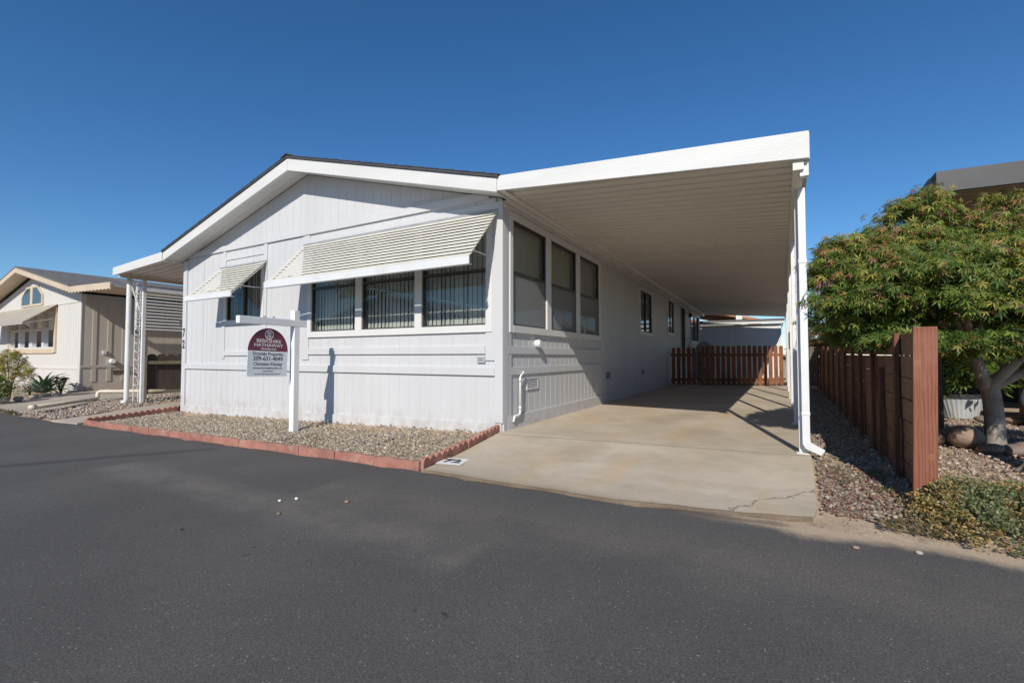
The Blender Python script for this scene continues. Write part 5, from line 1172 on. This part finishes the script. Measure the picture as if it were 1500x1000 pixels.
# ------------------------------------------------------------------ planting bed on the left
ag = thing('agave_plant', 'large blue-green agave before the cream wall of the home next door', 'agave', (-16.05, -.05, -.11))
b = MB()
for k in range(58):
    a = k * 2.399; e = R(82 - 66 * (k / 57) + random.uniform(-5, 5)); l = random.uniform(.62, .80); w = .062
    d = Vector((math.cos(a), math.sin(a), 0)); s = Vector((-math.sin(a), math.cos(a), 0)); c0 = Vector((-16.05, -.05, -.08)); prev = None
    for j in range(7):
        t = j / 6; ee = e - .45 * t * t; c = c0 + d * (.03 + l * t * math.cos(ee)) + Vector((0, 0, l * t * math.sin(ee))); ww = w * (1 - t) ** .6 * (.75 + .6 * t)
        up = Vector((-d.x * math.sin(ee), -d.y * math.sin(ee), math.cos(ee))); row = b.p([c - s * ww + up * ww * .35, c - up * .006, c + s * ww + up * ww * .35])
        if prev is not None: b.f += [(prev, prev + 1, row + 1, row), (prev + 1, prev + 2, row + 2, row + 1)]
        prev = row
b.build('leaf_rosette', 'agave', ag, smooth=True)
def shrub(name, lab, c, r, h, n, size, cols, w, kind, cat='shrub', stems=9, base=.25):
    t = thing(name, lab, cat, c); b = MB()
    for k in range(stems):
        a = RNG.uniform(0, 6.28); l = r * RNG.uniform(.2, .75); limb(b, [(c[0], c[1], c[2] - .02), (c[0] + l * .4 * math.cos(a), c[1] + l * .4 * math.sin(a), c[2] + h * .45), (c[0] + l * math.cos(a), c[1] + l * math.sin(a), c[2] + h * RNG.uniform(.7, .95))], .014, .004, 6, 3)
    b.build('stem', 'stem', t)
    m = max(n // 8, 1); a = RNG.uniform(0, 6.28, m); q = np.sqrt(RNG.random(m)); hh = base + (1 - base) * RNG.random(m); rr = r * q * np.sin(np.clip(hh, .05, 1) * math.pi * .85 + .25).clip(.3, 1)
    C = np.stack([c[0] + rr * np.cos(a), c[1] + rr * np.sin(a), c[2] + h * hh], 1); D = np.stack([np.cos(a), np.sin(a), .5 + 0 * a], 1)
    P, T, Nn = sprays(C, D, 8, .09, .2); leaves('foliage', P, T, Nn, RNG.uniform(size[0], size[1], len(P)), pick(cols, w, len(P), .25), kind, t); return t
shrub('young_maple', 'yellow and orange leaved young maple in the bed next door', (-14.42, -1.15, -.1), .42, 1.25, 1300, (.05, .10), [(.46, .40, .08), (.34, .36, .08), (.46, .24, .09), (.22, .25, .07), (.52, .46, .16)], (3, 3, 2, 2, 1), 'palm', 'tree', 8, .38)
shrub('green_shrub', 'bright green low shrub at the left edge of the photo', (-13.75, -1.62, -.1), .42, .62, 1300, (.04, .08), PB[:4], (2, 3, 2, 1), 'oval', 'shrub', 8, .05)
shrub('grey_bush', 'thin grey-pink bush behind the yellow young maple', (-15.3, -1.0, -.1), .5, 1.15, 700, (.04, .08), [(.30, .25, .26), (.22, .22, .2), (.32, .22, .24)], (2, 2, 1), 'lance', 'shrub', 12, .15)
shrub('lavender_plant', 'small dusty purple plant at the foot of the young maple', (-14.95, -.62, -.1), .28, .38, 420, (.03, .06), [(.22, .2, .25), (.2, .22, .18), (.28, .24, .3)], (2, 2, 1), 'lance', 'plant', 6, .1)
def rosette(c, r, n, mat, b):
    for k in range(n):
        a = k * 2.399; e = R(75 - 60 * k / n); d = Vector((math.cos(a), math.sin(a), 0)); s = Vector((-d.y, d.x, 0)); c0 = Vector(c); l = r * (.6 + .4 * k / n)
        up = Vector((-d.x * math.sin(e), -d.y * math.sin(e), math.cos(e))); v = d * math.cos(e) + Vector((0, 0, math.sin(e)))
        i = b.p([c0, c0 + v * l * .6 + s * l * .2 + up * l * .05, c0 + v * l, c0 + v * l * .6 - s * l * .2 + up * l * .05]); b.f.append((i, i + 1, i + 2, i + 3))
rs = thing('red_succulent', 'dark red tree-like succulent right of the big agave', 'succulent', (-16.35, .42, -.11)); b = MB(); bs = MB()
for k in range(12):
    a = RNG.uniform(0, 6.28); r = RNG.uniform(.03, .24); h = RNG.uniform(.26, .46); p = (-16.35 + r * math.cos(a), .42 + r * math.sin(a), -.11 + h); limb(bs, [(-16.35, .42, -.13), (-16.35 + r * .5 * math.cos(a), .42 + r * .5 * math.sin(a), -.11 + h * .5), p], .014, .010, 6, 3); rosette(p, .13, 20, None, b)
b.build('leaf_rosette', 'redleaf', rs); bs.build('stem', 'stem', rs)
sr = thing('small_succulent', 'small grey succulent at the corner of the cream home', 'succulent', (-16.3, .72, -.11)); b = MB()
for k in range(7): rosette((-16.28 + RNG.uniform(-.16, .16), .70 + RNG.uniform(-.08, .08), -.08 + RNG.uniform(0, .22)), .11, 16, None, b)
b.build('leaf_rosette', 'greyleaf', sr)
eo = [(-13.70, -1.42), (-14.05, -1.08), (-14.40, -.70), (-14.72, -.36), (-15.02, -.04), (-15.32, .24), (-15.64, .44), (-15.95, .60)]
for k, (x, y) in enumerate(eo):
    o = stone('edging_stone', (x, y, -.08), (.19, .11, .085), 'palestone', 'pale edging stone in the curved row along the planting bed', 'stone', 'edging stones of the planting bed', 60 + k, True); o.rotation_euler = (0, 0, 2.3)
# distant greenery showing past the carport
bt = thing('far_tree', 'brownish tree far behind the rear picket fence', 'tree', (5.6, 17.5, 0)); b = MB(); limb(b, [(5.6, 17.5, 0), (5.62, 17.5, 1.0), (5.5, 17.4, 2.0)], .12, .05, 9); b.build('trunk', 'bark', bt)
canopy('crown', [(5.4, 17.4, 1.9, 1.0, .9, .5, .9), (5.9, 17.6, 2.2, .9, .9, .5, .8), (5.0, 17.2, 1.4, .7, .7, .4, .9), (4.45, 17.7, 1.25, .5, .5, .45, .9), (4.1, 18.0, 1.0, .5, .5, .5, .9), (4.5, 17.6, .6, .6, .5, .4, .8)], bt, dens=90, nl=6, size=(.12, .2), palette=[(.10, .08, .03), (.14, .10, .04), (.16, .12, .04), (.2, .14, .05), (.22, .13, .05), (.2, .1, .05), (.18, .1, .06)])

# the home across the lane, mirrored in the front windows
hl = thing('lane_home', 'gabled home across the lane, seen as a dark reflection in the front windows', 'house', (-20, -22, -.2))
b = MB(); b.prism([(-30.5, -20, -.3), (-13.5, -20, -.3), (-13.5, -20, 3.2), (-22, -20, 5.3), (-30.5, -20, 3.2)], (0, -14, 0)); b.build('wall', 'taupe', hl)
b = MB(); b.prism([(-31, -19.6, 3.2), (-22, -19.6, 5.45), (-13, -19.6, 3.2), (-13, -19.6, 3.35), (-22, -19.6, 5.65), (-31, -19.6, 3.35)], (0, -15, 0)); b.build('roof', 'shingle2', hl)
b = MB(); b.box(-25, -22.5, -19.99, -19.9, 1.2, 2.4).box(-20, -16, -19.99, -19.9, 1.2, 2.4); b.build('window', 'alu', hl)
b = MB(); b.prism([(-12.9, -19.8, 2.7), (-8.2, -19.8, 2.6), (-8.2, -19.8, 2.8), (-12.9, -19.8, 2.95)], (0, -12, 0)); b.build('carport_roof', 'pan', hl)
b = MB(); b.box(-8.5, -8.4, -20, -19.9, -.2, 2.6).box(-8.5, -8.4, -28, -27.9, -.2, 2.6); b.build('post', 'metal', hl)
el_ = thing('added_lane_end_home', 'unseen dark home added at the far lane end to darken the reflections in the cream home windows', 'house', (-70, -12, -.2))  # added out of view so the cream home's panes mirror something dark
b = MB(); b.prism([(-64, -26, -.3), (-64, 2, -.3), (-64, 2, 3.2), (-64, -12, 6.2), (-64, -26, 3.2)], (-12, 0, 0)); b.build('wall', 'brown', el_)
b = MB(); b.prism([(-63.6, -26.6, 3.1), (-63.6, -12, 6.3), (-63.6, 2.6, 3.1), (-63.6, 2.6, 3.25), (-63.6, -12, 6.5), (-63.6, -26.6, 3.25)], (-13, 0, 0)); b.build('roof', 'shingle2', el_)
b = MB(); b.box(-63.99, -63.9, -18, -8, .9, 2.6); b.build('window', 'frame', el_)
# ------------------------------------------------------------------ light, sky, camera
W = bpy.data.worlds.new('World'); S.world = W; W.use_nodes = True; wt = W.node_tree; bg = wt.nodes['Background']
sky = wt.nodes.new('ShaderNodeTexSky'); sky.sky_type = 'NISHITA'; sky.sun_disc = False
sv = Vector((.38, -1.49, 1.0)).normalized(); el = math.asin(sv.z)
sky.sun_elevation = el; sky.sun_rotation = math.atan2(sv.x, sv.y)
sky.altitude = 0; sky.air_density = 1.0; sky.dust_density = .0; sky.ozone_density = 6.0
hs = wt.nodes.new('ShaderNodeHueSaturation'); hs.inputs['Saturation'].default_value = 1.16; wt.links.new(sky.outputs[0], hs.inputs['Color']); wt.links.new(hs.outputs[0], bg.inputs[0]); bg.inputs[1].default_value = .091
sl = bpy.data.lights.new('sun', 'SUN'); sl.energy = 3.75; sl.angle = R(.53); sl.color = (1, .935, .83)
so = bpy.data.objects.new('sun', sl); COL.objects.link(so); so.rotation_euler = (-sv).to_track_quat('-Z', 'Y').to_euler(); so.location = (20, -60, 40)
cd = bpy.data.cameras.new('camera'); cd.lens = 676 / 1500 * 36; cd.sensor_width = 36; cd.clip_end = 3000; cd.clip_start = .05
co = bpy.data.objects.new('camera', cd); COL.objects.link(co); co.location = (3.1259, -5.2888, 1.0); co.rotation_euler = (R(90 + 1.9487), 0, R(29.406)); S.camera = co
S.view_settings.view_transform = 'Standard'; S.view_settings.look = 'None'; S.view_settings.exposure = 0.34; S.view_settings.gamma = 1
S.view_settings.use_curve_mapping = False
S.cycles.max_bounces = 8; S.cycles.diffuse_bounces = 4; S.cycles.transparent_max_bounces = 12
